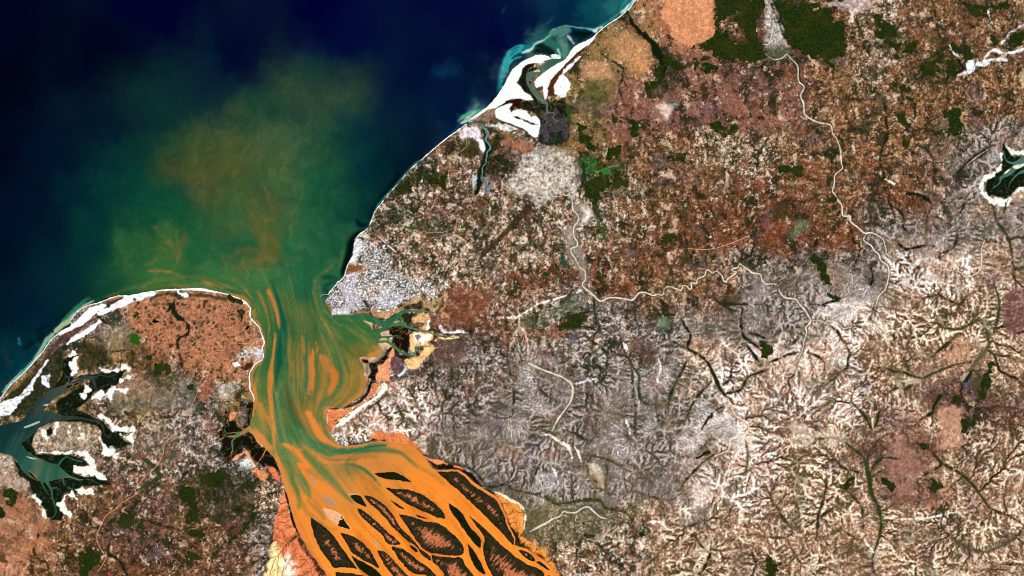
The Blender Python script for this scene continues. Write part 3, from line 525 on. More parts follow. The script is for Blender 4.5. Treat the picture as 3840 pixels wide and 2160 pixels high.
Z_('p', WHITE, 16, 4, 1, .6, 'E2', "1740,100 1800,0 1960,0 1980,140 1900,240 1860,250 1760,190")
Z_('p', WHITE, 8, 4, 1, .3, 'E2', "1470,20 1560,-40 1700,-20 1660,130 1640,270 1610,290 1590,180 1580,60 1520,120")
Z_('l', (70, 54, 30), 9, 5, .9, .4, 'E1', "1860,640,12 1760,740,14 1680,860,14 1600,960,18 1500,1080,18")
Z_('p', (160, 130, 110), 16, 8, .8, .7, 'E2', "480,600 640,530 760,450 880,430 860,540 760,620 640,600")
Z_('p', (215, 205, 210), 18, 6, .95, .6, 'E2', "330,760 460,690 620,740 680,860 640,960 540,860 340,870")
Z_('p', WHITE, 14, 5, 1, .5, 'E2', "640,870 690,900 740,1050 680,1110 630,1000")
Z_('p', (44, 30, 14), 14, 8, .9, .3, 'E2', "100,950 270,880 280,1060 120,1160")
Z_('p', (46, 58, 22), 30, 12, .85, .4, 'E2', "290,900 480,880 620,960 640,1100 500,1180 320,1100")
Z_('l', (24, 40, 10), 10, 6, 1, .15, 'E2', "690,720,20 720,860,32 760,1000,40 760,1060,46 720,1150,46 700,1260,40 660,1400,54 |E3 2420,160,60 2400,300,60 2370,420,36 2340,500,26")
Z_('p', (168, 108, 80), 26, 8, .9, .5, 'E2', "900,920 1080,900 1240,860 1440,940 1440,1040 1330,1120 1200,1060 1000,1000")
Z_('p', (30, 42, 14), 40, 8, .9, .5, 'E2', "720,1300 860,1100 1000,1150 1100,1240 1200,1280 1100,1400 900,1448 780,1420")
Z_('p', (40, 50, 20), 24, 8, .9, .4, 'E2', "820,870 1000,860 900,960 1010,1010 860,1060 810,960")
Z_('p', (40, 54, 20), 70, 8, .85, .5, 'E3', "1500,20 1600,120 1900,180 1920,420 1700,420 1500,340 1350,450 1180,520 1000,620 960,560 1150,370 1300,200"); Z_('p', (38, 52, 20), 70, 8, .8, .6, 'E3', "850,800 1000,700 1300,620 1500,700 1350,900 1100,1000 900,960 800,1050 720,1060"); Z_('p', (36, 60, 24), 60, 8, .7, .6, 'E3', "1500,900 1800,860 2000,1000 1900,1100 1600,1120 1400,1000")
Z_('p', (40, 52, 20), 80, 10, .7, .6, 'B', "1560,560 2000,480 2240,560 2240,900 1900,1000 1700,900 1560,700"); Z_('p', (42, 54, 22), 80, 10, .6, .6, 'A', "1300,860 1700,900 1850,1060 1750,1200 1500,1180 1300,1000")
Z_('p', (36, 48, 18), 90, 12, .75, .6, 'F1', "1480,500 1700,560 1800,640 1760,760 1650,900 1480,980 1380,960 1440,800 1500,700"); Z_('p', (40, 52, 20), 90, 12, .7, .6, 'F3', "720,60 900,120 1200,150 1230,400 1000,560 780,560 740,300"); Z_('p', (40, 50, 20), 90, 12, .65, .6, 'F2', "1000,150 1300,250 1500,420 1500,520 1250,540 1060,380"); Z_('p', (40, 50, 20), 90, 12, .65, .6, 'F2', "1480,560 1900,480 2000,650 1850,900 1700,880 1500,760")
Z_('p', (180, 196, 204), 10, 6, .9, .2, 'E3', "2290,230 2350,240 2340,360 2300,420 2280,330")
Z_('p', (130, 140, 142), 30, 10, .8, .7, 'E3', "2440,250 2540,270 2576,400 2480,520 2430,460")
Z_('p', (110, 66, 42), 24, 10, .85, .5, 'E3', "2320,680 2380,560 2480,520 2500,640 2440,720 2350,760")
Z_('l', (70, 50, 20), 8, 6, .9, .3, 'E3', "2420,830,20 2460,960,20 2470,1110,14 2500,1200,20 2490,1320,20 2440,1448,16 |F3 210,640,40")
Z_('p', (74, 52, 30), 20, 8, .9, .4, 'F3', "150,640 290,640 300,710 250,760 270,860 230,940 180,820")
Z_('p', (36, 72, 26), 14, 8, .9, .3, 'F3', "210,940 250,960 240,1020 200,1030"); Z_('p', (40, 100, 34), 24, 8, .9, .5, 'F3', "730,150 850,130 900,230 860,330 780,300 750,240")
Z_('p', (52, 130, 52), 10, 8, .9, .2, 'F3', "920,260 980,240 1040,250 1030,300 970,310"); Z_('p', (42, 84, 22), 10, 8, .9, .3, 'F3', "1030,240 1180,190 1130,250 1050,270")
Z_('p', (38, 84, 28), 12, 8, .9, .3, 'F3', "880,680 920,680 930,800 990,880 1000,950 960,930 920,820 890,760")
Z_('p', (28, 92, 76), 6, 5, 1, .1, 'F3', "540,1120 580,1110 575,1160 600,1190 640,1210 560,1200")
Z_('p', (110, 150, 135), 6, 6, .9, .1, 'F1', "1610,1035 1700,1030 1690,1055 1640,1045"); Z_('p', (50, 130, 60), 8, 6, .9, .2, 'F4', "240,390 275,385 270,410 250,415")
Z_('p', WHITE, 12, 5, 1, .4, 'F2', "2000,610 2060,600 2090,640 2050,690 2010,690"); Z_('p', WHITE, 12, 5, 1, .4, 'F2', "300,70 325,70 320,92 305,95")
Z_('l', (240, 236, 236), 14, 6, .9, .6, 'F2', "1900,740,10 2000,720,16 2100,650,24 2200,620,26 2260,590,16 2400,600,10"); Z_('l', WHITE, 12, 6, .9, .7, 'F2', "2200,560,12 2260,500,14 2400,530,12 2574,490,14")
Z_('l', (225, 220, 214), 14, 8, .8, .6, 'F2', "2574,250,10 2450,320,10 2360,420,14"); Z_('p', (232, 205, 195), 14, 8, .8, .5, 'F2', "830,100 900,90 870,220 840,210")
Z_('p', (205, 180, 175), 24, 12, .7, .6, 'F2', "580,40 720,20 900,-40 1100,10 1000,120 800,100 700,70")
# far right inlet
Z_('p', MANG, 6, 5, 1, .1, 'F4', "2360,0 2420,50 2500,110 2574,140 2900,100 2900,430 2574,430 2500,440 2440,520 2400,540 2260,510 2210,530 2190,450 2200,360 2270,280 2330,220 2360,100")
Z_('l', (245, 238, 226), 16, 5, 1, .35, 'F4', "2345,100,6 2340,220,10 2280,290,14 2210,330,16 2180,360,20 2150,450,26 2200,530,22 2290,570,34 2400,585,30 2440,520,8")
Z_('l', (245, 238, 220), 16, 5, 1, .35, 'F4', "2400,30,14 2480,90,22 2574,80,22 2900,40,30"); Z_('l', (240, 230, 215), 9, 6, 1, .3, 'F4', "2490,490,12 2530,450,16 2574,440,16 2900,450,16")
Z_('l', (230, 234, 210), 3, 4, 1, .05, 'F4', "2380,310,14 2410,280,18 2440,255,12")
# town
Z_('p', (176, 160, 146), 40, 24, .55, 1.6, 'E4', "930,10 1060,0 1180,60 1330,180 1500,260 1500,420 1700,560 1900,600 2100,620 2200,760 2100,840 1900,800 1700,920 1560,1010 1400,1050 1200,1010 850,1100 640,1120 575,1100 575,1020 480,940 530,810 650,690 720,650 800,560 800,430 870,320 900,200")
Z_('p', (44, 56, 30), 40, 12, .55, 1.4, 'E4', "1050,100 1300,100 1500,300 1400,480 1700,600 1900,720 1700,860 1500,700 1250,640 1100,600 1200,420 1000,240")
Z_('p', (50, 54, 34), 24, 10, .5, 1.4, 'E4', "560,800 680,720 780,800 800,960 700,1020 580,980 500,930")
Z_('p', (188, 182, 200), 18, 14, .85, .9, 'E4', "640,700 860,520 960,500 940,640 920,720 1000,850 1060,930 1000,1000 850,1080 640,1060 780,960 790,820 700,740")
Z_('p', (180, 182, 198), 24, 14, .75, 1.1, 'E4', "1230,880 1300,800 1400,740 1520,780 1600,860 1560,960 1400,1030 1280,1000")
Z_('p', (240, 242, 252), 10, 8, .9, .5, 'E4', "580,1040 760,1010 860,1040 830,1110 640,1125 580,1130")
Z_('p', (250, 250, 250), 18, 8, .85, .8, 'E4', "935,10 1060,10 1000,200 960,240 930,400 900,320 850,340 905,200")
Z_('p', (150, 92, 40), 14, 8, .95, .3, 'E4', "890,340 940,380 1040,360 1080,400 1020,470 900,480 810,500 800,440 850,380")
Z_('l', (80, 66, 34), 8, 5, .9, .3, 'E4', "1010,240,12 980,340,14 900,430,8 810,450,5")
Z_('p', (170, 120, 76), 14, 8, .85, .6, 'E4', "850,1095 1000,1060 1140,1070 1150,1110 1050,1090 900,1125"); Z_('p', (70, 44, 24), 14, 8, .8, .6, 'E4', "1000,1030 1120,1010 1130,1060 1000,1060")
Z_('p', (30, 26, 22), 12, 5, .9, .4, 'E4', "1050,910 1090,930 1150,1000 1160,1080 1090,970"); Z_('p', WHITE, 10, 5, .9, .5, 'E6', "460,1280 560,1260 570,1330 480,1350")
Z_('p', (205, 214, 222), 12, 6, .85, .9, 'E6', "800,1090 900,1060 910,1180 840,1270 780,1320 790,1200"); Z_('p', (78, 42, 16), 8, 5, .95, .3, 'E6', "630,1330 700,1280 760,1260 740,1340 660,1410 630,1380")
Z_('p', (210, 210, 200), 24, 8, .7, .9, 'E6', "560,1120 700,1060 820,1080 800,1180 620,1260 500,1220"); Z_('p', (196, 200, 186), 30, 10, .6, 1, 'E7', "20,190 200,170 350,100 400,200 300,330 100,340")
Z_('p', (110, 92, 100), 20, 12, .6, .6, 'E7', "380,560 480,460 510,640 500,740 430,800 370,700")

VALES = [  # tree-lined valley floors: (line, colour)
    (P('F1', "1190,90,26 1230,200,30 1300,290,26 1400,380,26 1470,440,36 1500,520,40 1560,600,46 1560,680,50 1540,760,46 1520,860,36"), (34, 46, 18)),
    (P('F1', "900,490,5 1000,580,7 1100,640,8 1160,690,7 1150,800,6 1120,870,5 1150,980,8 1180,1080,10"), (66, 56, 30)),
    (P('F2', "30,-10,5 100,140,6 200,400,5"), (60, 70, 44)), (P('F2', "250,590,16 320,680,18 340,800,18 385,880,20 355,950,18 385,1060,16"), (30, 56, 18)),
    (P('F2', "1190,920,7 1190,1040,14 1200,1200,9 1210,1340,12 |F4 1140,130,14 1170,300,14 1190,350,9"), (34, 58, 20)),
    (P('F2', "1660,0,8 1700,180,8 1720,310,12 1760,450,6 1740,520,6"), (48, 66, 26)), (P('F2', "880,160,8 950,300,12 980,420,10 1030,540,8 1100,620,7"), (60, 74, 34)),
    (P('F2', "1350,900,6 1380,980,8 1470,1060,6 1490,1150,6 1430,1260,10 1500,1400,7"), (46, 60, 24)), (P('F2', "1900,560,18 1960,690,16 1830,760,16 1800,800,12"), (36, 46, 18)),
    (P('F2', "2574,300,14 2450,400,16 2400,470,12"), (44, 56, 26)),
    (P('F3', "630,30,7 700,70,8 760,140,10"), (34, 60, 34)), (P('F3', "760,160,20 770,300,20 740,440,16 720,540,10"), (50, 76, 48)), (P('F3', "330,720,6 350,820,10 370,900,6"), (60, 84, 36)),
    (P('F5', "760,10,7 850,60,9 870,150,10 880,280,9 920,400,8 870,470,7 860,540,8 930,580,8 980,640,8 1000,700,8 990,830,6 980,880,9 900,960,8 830,990,7"), (48, 66, 28)),
    (P('F5', "1000,700,7 1100,660,8 1200,690,8 1250,780,9 1320,880,9 1310,1000,9 1350,1130,8 1500,1180,4"), (66, 84, 44)), (P('F5', "1250,780,12 1250,900,13 1260,1050,13 1280,1200,12 1280,1449,11"), (70, 86, 46)),
    (P('F5', "1460,80,7 1550,140,10 1560,260,10 1680,270,9 1760,350,11 1830,470,13 1800,590,12 1860,640,12 1950,690,14 2020,780,15 2070,880,20 2110,980,24 2150,1040,20 2210,1100,15 2260,1160,12"), (38, 52, 22)),
    (P('F5', "1800,700,10 1730,850,11 1640,1030,11 1610,1150,8"), (50, 66, 30)), (P('F5', "2040,920,8 1950,1020,11 1870,1120,12 1820,1230,8"), (44, 60, 26)), (P('F5', "2190,1050,12 2330,1010,12 2400,890,10 2574,820,8"), (44, 56, 24)),
    (P('F5', "2150,960,9 2220,900,8 2240,780,7"), (52, 50, 24)), (P('F5', "2150,1180,10 2050,1250,12 1950,1390,11 1900,1449,8"), (48, 56, 26)), (P('F5', "2050,80,7 2130,150,11 2300,160,11 2500,170,9"), (66, 56, 26)),
    (P('F5', "2340,200,9 2330,350,10 2360,480,12 2460,560,14 2574,650,20"), (50, 50, 22)), (P('F5', "2400,440,12 2500,470,14 2574,500,16"), (46, 46, 18)), (P('F5', "2380,560,12 2440,640,14 2530,760,16"), (44, 50, 20)),
    (P('F5', "400,520,5 440,620,6 470,700,4"), (62, 78, 40)), (P('F5', "0,680,5 30,820,7 60,960,8 70,1100,12 60,1200,12"), (64, 76, 38)), (P('F5', "240,880,8 330,1000,8 430,1090,7 500,1130,4"), (78, 82, 44)),
    (P('F4', "1250,430,10 1230,540,9 1240,600,10 1300,640,9 1360,690,14 1380,770,8 1370,830,6 1400,860,7"), (32, 50, 16)), (P('F4', "1240,600,8 1280,700,8 1285,760,5"), (32, 50, 16)),
    (P('F4', "1320,470,10 1420,490,12 1500,500,16 1560,520,16 1650,600,14 1610,720,12"), (30, 48, 15)), (P('F4', "1470,520,8 1485,600,10"), (32, 48, 16)), (P('F4', "1510,280,8 1525,400,9"), (34, 50, 18)),
    (P('F4', "1740,330,10 1790,380,9 1850,430,7"), (36, 50, 20)), (P('F4', "1910,300,12 2000,190,12 2100,110,11 2240,20,11"), (40, 52, 22)), (P('F4', "2030,200,8 2130,130,9 2230,60,7"), (44, 56, 24)),
    (P('F4', "1610,720,6 1680,800,5 1740,900,4"), (60, 62, 32)), (P('F4', "1610,720,6 1620,850,4"), (60, 62, 32)), (P('F4', "1650,720,5 1740,740,5 1840,800,4"), (60, 62, 32)),
    (P('F4', "1300,960,10 1380,1040,14 1470,1040,14 1600,1010,12 1700,1025,12"), (42, 50, 20)), (P('F4', "1910,860,10 1900,960,12 1860,1040,9 1740,1090,8"), (66, 68, 36)),
    (P('F4', "1500,0,6 1600,60,8 1660,140,8 1690,270,6"), (46, 60, 24)), (P('F4', "850,820,7 870,960,9 930,1000,11 940,1060,10 890,1200,8 850,1280,8"), (46, 40, 22)), (P('F4', "1110,1170,9 1050,1230,9 1070,1340,9 1010,1449,10"), (44, 42, 20)),
    (P('F4', "1240,880,12 1100,800,7 980,790,6"), (78, 66, 28)), (P('F4', "700,720,10 760,650,12 740,620,8"), (40, 52, 20)), (P('F4', "480,1040,12 510,960,10 520,900,6"), (42, 48, 20)),
    (P('F4', "1940,680,7 2000,580,8 1930,640,7"), (50, 58, 26)), (P('F4', "2250,600,10 2300,760,16 2340,820,16 2420,940,14 2450,1080,14 2470,1300,14"), (66, 80, 46)), (P('F4', "2410,560,6 2350,720,9 2300,760,8"), (60, 72, 36)),
    (P('F4', "2250,820,20 2170,880,14 2180,960,12"), (120, 134, 108)),
    (P('F6', "1390,720,9 1430,820,12 1460,850,9"), (52, 78, 36)), (P('F6', "1220,800,5 1300,830,9 1400,850,11 1550,900,14"), (58, 78, 42)), (P('F6', "1500,950,8 1400,1000,11 1300,1000,9 1200,1060,6"), (54, 76, 34)),
    (P('F6', "2060,800,10 2010,900,14 1960,950,12"), (36, 60, 20)), (P('F6', "1860,1050,6 1740,1080,14 1690,1150,14 1660,1240,16 1560,1300,12 1520,1350,8"), (38, 56, 20)), (P('F6', "1690,340,10 1760,390,12 1900,410,12 2000,380,14 2100,320,10"), (66, 92, 52)),
    (P('F6', "2290,0,10 2330,150,12 2310,300,12 2280,420,10"), (76, 92, 56)), (P('F6', "1660,680,10 1740,610,13 1830,540,14 1920,450,10"), (64, 72, 32)), (P('F6', "2200,460,16 2220,580,16 2100,720,20 2060,800,14"), (110, 116, 78)), (P('F6', "1560,900,12 1700,840,12 1900,760,12 2050,740,10"), (78, 84, 46)),
    (P('F6', "800,570,7 840,660,8 820,700,8 810,790,8 720,850,5"), (46, 72, 32)), (P('F6', "870,1050,8 860,1130,9 950,1230,9 1050,1380,11 1080,1449,12"), (54, 66, 30)), (P('F6', "1140,1230,11 1100,1350,11 1080,1400,9"), (50, 60, 28)),
    (P('F6', "640,70,12 740,110,9 600,150,11 580,170,14 690,230,10"), (44, 40, 16)), (P('F6', "450,160,9 580,170,12"), (44, 40, 18)), (P('F6', "640,370,12 720,440,12 760,510,8 810,560,7"), (62, 60, 34)),
    (P('F6', "1720,60,7 1800,110,8 1930,160,9 2000,90,8 2120,20,6"), (56, 72, 40)), (P('F6', "1930,160,6 1890,250,6 1800,260,4"), (74, 78, 48)),
    (P('F6', "20,750,8 150,700,9 240,660,9 340,640,6"), (46, 36, 18)), (P('F6', "200,600,7 260,550,7 320,510,5"), (56, 42, 24)), (P('F6', "480,590,8 560,620,8"), (54, 48, 26)), (P('F6', "420,640,5 520,680,8 600,750,7"), (54, 52, 26)),
    (P('F7', "0,560,12 100,600,12 270,630,13 370,650,16 480,730,14 600,720,12 760,690,15 850,690,16 930,700,18 990,770,14 1080,790,20 1180,820,18 1240,880,20 1290,930,12"), (84, 88, 32)),
    (P('F7', "840,250,10 900,260,12 1000,290,12 1090,330,12 1130,350,8"), (104, 88, 40)), (P('F7', "1180,610,8 1270,610,9 1400,650,8 1600,700,9"), (96, 74, 36)), (P('F7', "1200,60,6 1300,180,7 1450,240,7 1560,380,5"), (104, 86, 46)),
    (P('F7', "660,20,8 760,80,10 840,110,7"), (66, 70, 32)), (P('F7', "980,310,8 1000,400,10 980,560,8 1020,640,7"), (90, 88, 54)),
    (P('F7', "1770,630,9 1750,540,9 1850,430,9 1960,310,8 2100,220,5"), (56, 54, 28)), (P('F7', "2040,50,8 1960,160,8 1880,210,8"), (62, 52, 28)), (P('F7', "1940,1420,12 2000,1300,10 2030,1180,8 2000,1210,6"), (40, 58, 24)),
    (P('F7', "2430,1480,8 2480,1330,9 2450,1250,7"), (56, 70, 34)), (P('F7', "1870,1050,5 1940,1150,7 2000,1210,7"), (58, 68, 34)), (P('F7', "780,1100,8 860,1110,12 930,1150,12 980,1210,10"), (56, 76, 26)), (P('F7', "690,1230,6 710,1140,9 750,1080,7"), (48, 66, 28)),
    (P('F7', "2380,100,10 2400,260,10 2390,400,9 2470,330,8"), (110, 116, 84)),(P('F7', "1780,960,6 1860,940,8 1960,900,7"), (84, 66, 40)),
    (P('F8', "440,60,10 500,110,8 550,150,8 580,240,13 590,330,11 620,400,11 640,450,9 650,520,7 640,600,7 610,690,8 600,800,10"), (62, 86, 34)),
    (P('F8', "640,50,7 590,120,6 570,170,7"), (62, 80, 36)), (P('F8', "580,240,5 650,160,7 740,160,6 780,160,4"), (56, 72, 34)), (P('F8', "410,180,8 440,210,6 540,240,5"), (48, 58, 28)), (P('F8', "600,260,4 650,230,4 680,230,3"), (60, 64, 34)),
    (P('F8', "290,600,6 295,500,7 310,440,6 340,330,5"), (60, 70, 34)), (P('F8', "290,500,5 360,450,5 400,430,3"), (64, 70, 36)), (P('F8', "0,600,5 120,600,6 150,560,5 90,480,5 30,380,4"), (66, 78, 46)), (P('F8', "120,600,4 160,690,4 240,800,4"), (74, 78, 46)),
    (P('F8', "850,80,9 920,110,8 1000,190,9 1080,230,9 1150,290,7 1200,350,6 1270,440,6 1390,490,5 1460,540,5"), (66, 76, 42)), (P('F8', "1010,190,6 930,230,7 860,280,5"), (62, 72, 36)), (P('F8', "1000,180,6 990,110,5"), (60, 72, 36)),
    (P('F8', "1470,480,4 1420,590,6 1250,680,6 1120,650,5 1000,560,4"), (110, 104, 76)), (P('F8', "1250,680,6 1280,780,5"), (116, 108, 80)), (P('F8', "480,360,5 540,430,5 550,540,4"), (66, 70, 38)), (P('F8', "430,560,4 500,600,4"), (70, 70, 40)),
    (P('B', "850,760,6 860,850,7 800,940,6 810,1020,7 900,1020,8 960,1070,8 1010,1110,8 1110,1100,8 1150,1200,8 1170,1300,8 1280,1390,12"), (44, 62, 26)), (P('B', "970,1120,7 950,1200,10 960,1260,12 1050,1320,12 1110,1449,14"), (40, 58, 24)),
    (P('B', "350,1050,4 320,1160,6 300,1250,8 350,1310,7 410,1330,6 430,1420,6 460,1449,6"), (40, 58, 26)), (P('B', "590,1150,3 580,1250,4 560,1400,3"), (70, 74, 40)), (P('B', "690,1080,5 740,1130,6 760,1220,6"), (44, 54, 26)), (P('B', "880,780,5 910,860,5 1010,860,4"), (50, 66, 30)),
    (P('B', "1030,880,5 1150,930,5 1270,960,5 1400,1000,5 1540,1040,12 1600,1070,4"), (46, 62, 28)), (P('B', "1240,400,24 1400,570,24 1200,700,18"), (76, 88, 50)), (P('B', "1460,420,20 1540,400,14"), (66, 112, 58)), (P('B', "1680,410,14 1720,415,10"), (60, 130, 60)),
    (P('A', "1770,260,8 1750,420,22 1780,500,26 1850,540,14 1900,620,14 1880,680,16 1790,730,10 1800,850,10 1810,930,10 1830,1060,12"), (38, 52, 20)), (P('A', "1690,450,16 1740,380,20 1740,480,16"), (34, 48, 18)),
    (P('A', "870,680,5 850,760,7 830,860,7"), (70, 50, 34)), (P('A', "880,870,6 960,870,5 1100,860,6 1250,840,5 1330,810,4"), (74, 66, 44)), (P('A', "980,500,7 1060,560,8 1140,620,5"), (44, 60, 28)), (P('A', "1600,490,6 1680,450,8"), (38, 54, 22)),
    (P('A', "1700,1040,4 1760,1200,4 1840,1300,4 1980,1400,4"), (76, 74, 46)),
    (P('E5', "1640,830,8 1740,900,10 1810,1010,9 1840,1110,9 1920,1200,8"), (64, 74, 38)), (P('E5', "1410,810,5 1490,840,8 1530,900,6"), (46, 62, 30)), (P('E5', "1200,1060,6 1290,1120,7 1320,1220,7 1410,1320,6"), (38, 66, 30)),
    (P('E5', "1520,1080,6 1590,1180,7 1640,1330,7"), (44, 64, 32)), (P('E5', "2040,1080,9 2140,1140,10 2220,1120,14 2240,1230,10 2350,1240,14 2440,1270,8"), (66, 78, 46)),
    (P('E5', "880,1340,10 960,1290,14 1100,1180,12 1200,1120,14 1300,1040,20 1400,960,12"), (74, 88, 60)),
    (P('D', "280,25,8 400,45,8 500,80,9 560,110,9 640,120,10 780,160,10 900,230,12 1000,370,12"), (56, 66, 28)), (P('D', "980,380,14 1100,400,14 1240,370,16 1300,400,10"), (58, 76, 34)),
]

# mangrove islands and bars of the river mouth: outline, core, label
ISL = [
    ("C", "1580,235 1640,225 1750,215 1840,222 1890,245 1950,270 2000,310 2040,340 1960,336 1890,325 1790,320 1700,300 1630,275", 0, "all dark lens shaped mangrove island, northernmost of the delta islands"),
    ("C", "1715,405 1800,412 1890,415 1990,425 2090,455 2190,505 2290,575 2360,640 2410,710 2430,765 2400,775 2350,765 2270,735 2170,690 2070,650 1980,600 1900,555 1860,525 1800,475", .42, "broad leaf shaped island with orange bars inside, just south of the all dark lens island"),
    ("C", "1760,535 1820,570 1890,610 1950,650 1955,665 1910,660 1860,635 1800,585", 0, "short dark sliver of an island beneath the broad leaf shaped island"),
    ("C", "1455,490 1510,495 1580,520 1660,570 1740,640 1800,710 1850,800 1890,860 1960,935 2030,1000 2090,1070 2140,1130 2220,1190 2255,1215 2262,1270 2200,1245 2140,1195 2110,1150 2080,1105 2030,1065 1985,1045 1940,1010 1890,955 1800,870 1700,750 1600,650 1530,590 1480,535", .5, "very long tapering island with salmon streak, right of the kidney shaped island"),
    ("C", "1985,1070 2040,1085 2090,1130 2105,1175 2060,1160 2010,1110", 0, "tiny dark island tucked against the tail of the very long tapering island"),
    ("D", "-30,695 0,715 100,735 200,765 280,797 350,807 440,815 520,860 590,920 650,970 710,1030 750,1100 755,1170 740,1195 650,1215 560,1205 460,1195 370,1185 290,1145 230,1080 170,1000 110,910 50,820 0,750", .72, "wide salmon coloured island with branching dark creeks in the middle of the delta"),
    ("D", "170,720 240,735 310,755 358,785 310,785 250,765 200,745", 0, "thin dark islet in the channel above the wide salmon coloured island"),
    ("D", "565,575 620,605 690,655 740,700 780,770 820,850 880,920 940,980 965,1030 960,1100 945,1125 890,1090 830,1010 770,930 700,830 640,740 590,660", 0, "long all dark mangrove island between the two main eastern channels"),
    ("D", "815,730 880,780 980,870 1080,960 1180,1060 1290,1160 1400,1240 1510,1310 1600,1340 1680,1390 1710,1440 1730,1600 1150,1600 1090,1449 1030,1330 990,1210 980,1110 1000,1030 985,980 940,910 880,830 830,770", .55, "long brown island running off the bottom edge, right of the long dark island"),
    ("D", "795,1065 850,1100 900,1180 950,1270 1000,1370 1022,1430 970,1430 900,1360 850,1280 820,1200", 0, "spindle shaped dark island near the bottom edge, below the long all dark island"),
    ("D", "375,1200 460,1212 560,1222 650,1232 690,1224 740,1240 770,1310 830,1390 880,1449 950,1600 580,1600 510,1420 440,1330 385,1280", .85, "orange brown island on the bottom edge below the wide salmon coloured island"),
    ("C", "1785,1105 1860,1105 1920,1125 2000,1175 2080,1240 2160,1300 2240,1360 2330,1449 2420,1600 2300,1600 2200,1449 2070,1430 1990,1380 1930,1310 1880,1260 1830,1180", .6, "brown island with dark tail, left of the orange brown one on the bottom edge"),
    ("C", "1930,1305 1965,1330 1982,1360 1955,1355", 0, "speck sized dark islet in the channel near the bottom edge"),
    ("C", "1620,1148 1700,1155 1770,1205 1830,1275 1890,1340 1960,1420 2010,1460 2100,1600 1850,1600 1800,1440 1740,1370 1690,1310 1660,1240", .75, "brown island split by a dark creek on the bottom edge of the delta"),
    ("C", "1180,938 1250,945 1330,975 1410,1020 1480,1080 1540,1150 1590,1230 1630,1310 1648,1358 1590,1330 1510,1290 1420,1240 1340,1190 1300,1140 1250,1060", .42, "teardrop island, dark on the left and salmon on the right, in the western delta"),
    ("C", "1310,1200 1380,1240 1480,1290 1570,1340 1640,1400 1680,1449 1760,1600 1600,1600 1520,1449 1440,1390 1400,1360 1350,1280", 0, "all dark island on the bottom edge beneath the teardrop island"),
    ("C", "830,750 880,780 960,840 1040,900 1110,970 1160,1040 1220,1130 1290,1230 1350,1310 1390,1365 1300,1355 1200,1350 1130,1360 1095,1340 1050,1280 980,1180 920,1080 870,970 845,870", .25, "largest dark triangular island, westernmost in the delta"),
    ("C", "970,648 1050,660 1130,680 1200,725 1250,790 1290,850 1308,898 1230,885 1150,860 1080,810 1030,760 995,700", 2, "pale tan sand island with mangrove only on its south east tip"),
    ("C", "1305,500 1360,485 1420,500 1460,550 1510,640 1440,615 1370,585 1330,545", 0, "kidney shaped all dark island with a pale sand edge"),
    ("C", "1370,635 1430,655 1510,710 1600,790 1700,880 1790,960 1870,1030 1890,1050 1900,1075 1840,1085 1770,1080 1730,1050 1680,970 1600,900 1520,830 1450,760 1400,700", .5, "narrow straight island with a salmon spine, left of the very long tapering island"),
    ("C", "1125,1410 1200,1405 1300,1412 1400,1430 1480,1449 1560,1600 1200,1600", .5, "low dark island on the bottom edge under the largest triangular island"),
    ("D", "1395,1145 1450,1142 1520,1175 1580,1220 1605,1255 1590,1280 1530,1270 1460,1220", .2, "upper of two small dark islands near the eastern bank at the bottom"),
    ("D", "1600,1280 1640,1272 1690,1300 1740,1340 1770,1380 1720,1368 1650,1320", .15, "lower of two small dark islands near the eastern bank at the bottom"),
    ("D", "1740,1440 1780,1446 1850,1600 1780,1600", 0, "dark island tip just entering the bottom edge near the eastern bank"),
    ("D", "430,212 530,217 620,207 700,224 760,265 840,350 940,420 1040,480 1120,530 1160,580 1200,660 1240,740 1260,840 1310,930 1350,1010 1342,1080 1270,1020 1190,930 1090,830 1000,740 900,640 790,540 690,440 600,370 500,280", .5, "great brown island with salmon mud bars along the eastern bank, behind the thin orange creek"),
    ("E5", "1015,430 1060,415 1110,430 1140,465 1110,500 1060,480", 0, "small oval dark islet off the mud shore in the eastern bay"),
    ("E1", "885,1045 940,1012 1030,1000 1005,1050 930,1080 890,1092", 0, "dark mangrove islet inside the northern lagoon mouth between white spits"),
    ("E1", "888,1210 920,1205 938,1255 912,1278 895,1250", 0, "small dark islet lower down the northern lagoon channel"),
    ("A", "655,1205 690,1185 725,1178 735,1195 700,1225 670,1228", 0, "dark islet in the middle of the grey western inlet channel"),
    ("A", "740,1178 780,1158 805,1152 810,1168 770,1200 745,1200", 0, "dark islet upstream in the grey western inlet channel"),
    ("B", "245,525 275,540 310,575 335,608 310,610 270,580", 0, "dark tongue of mangrove in the lower western inlet channel"),
]
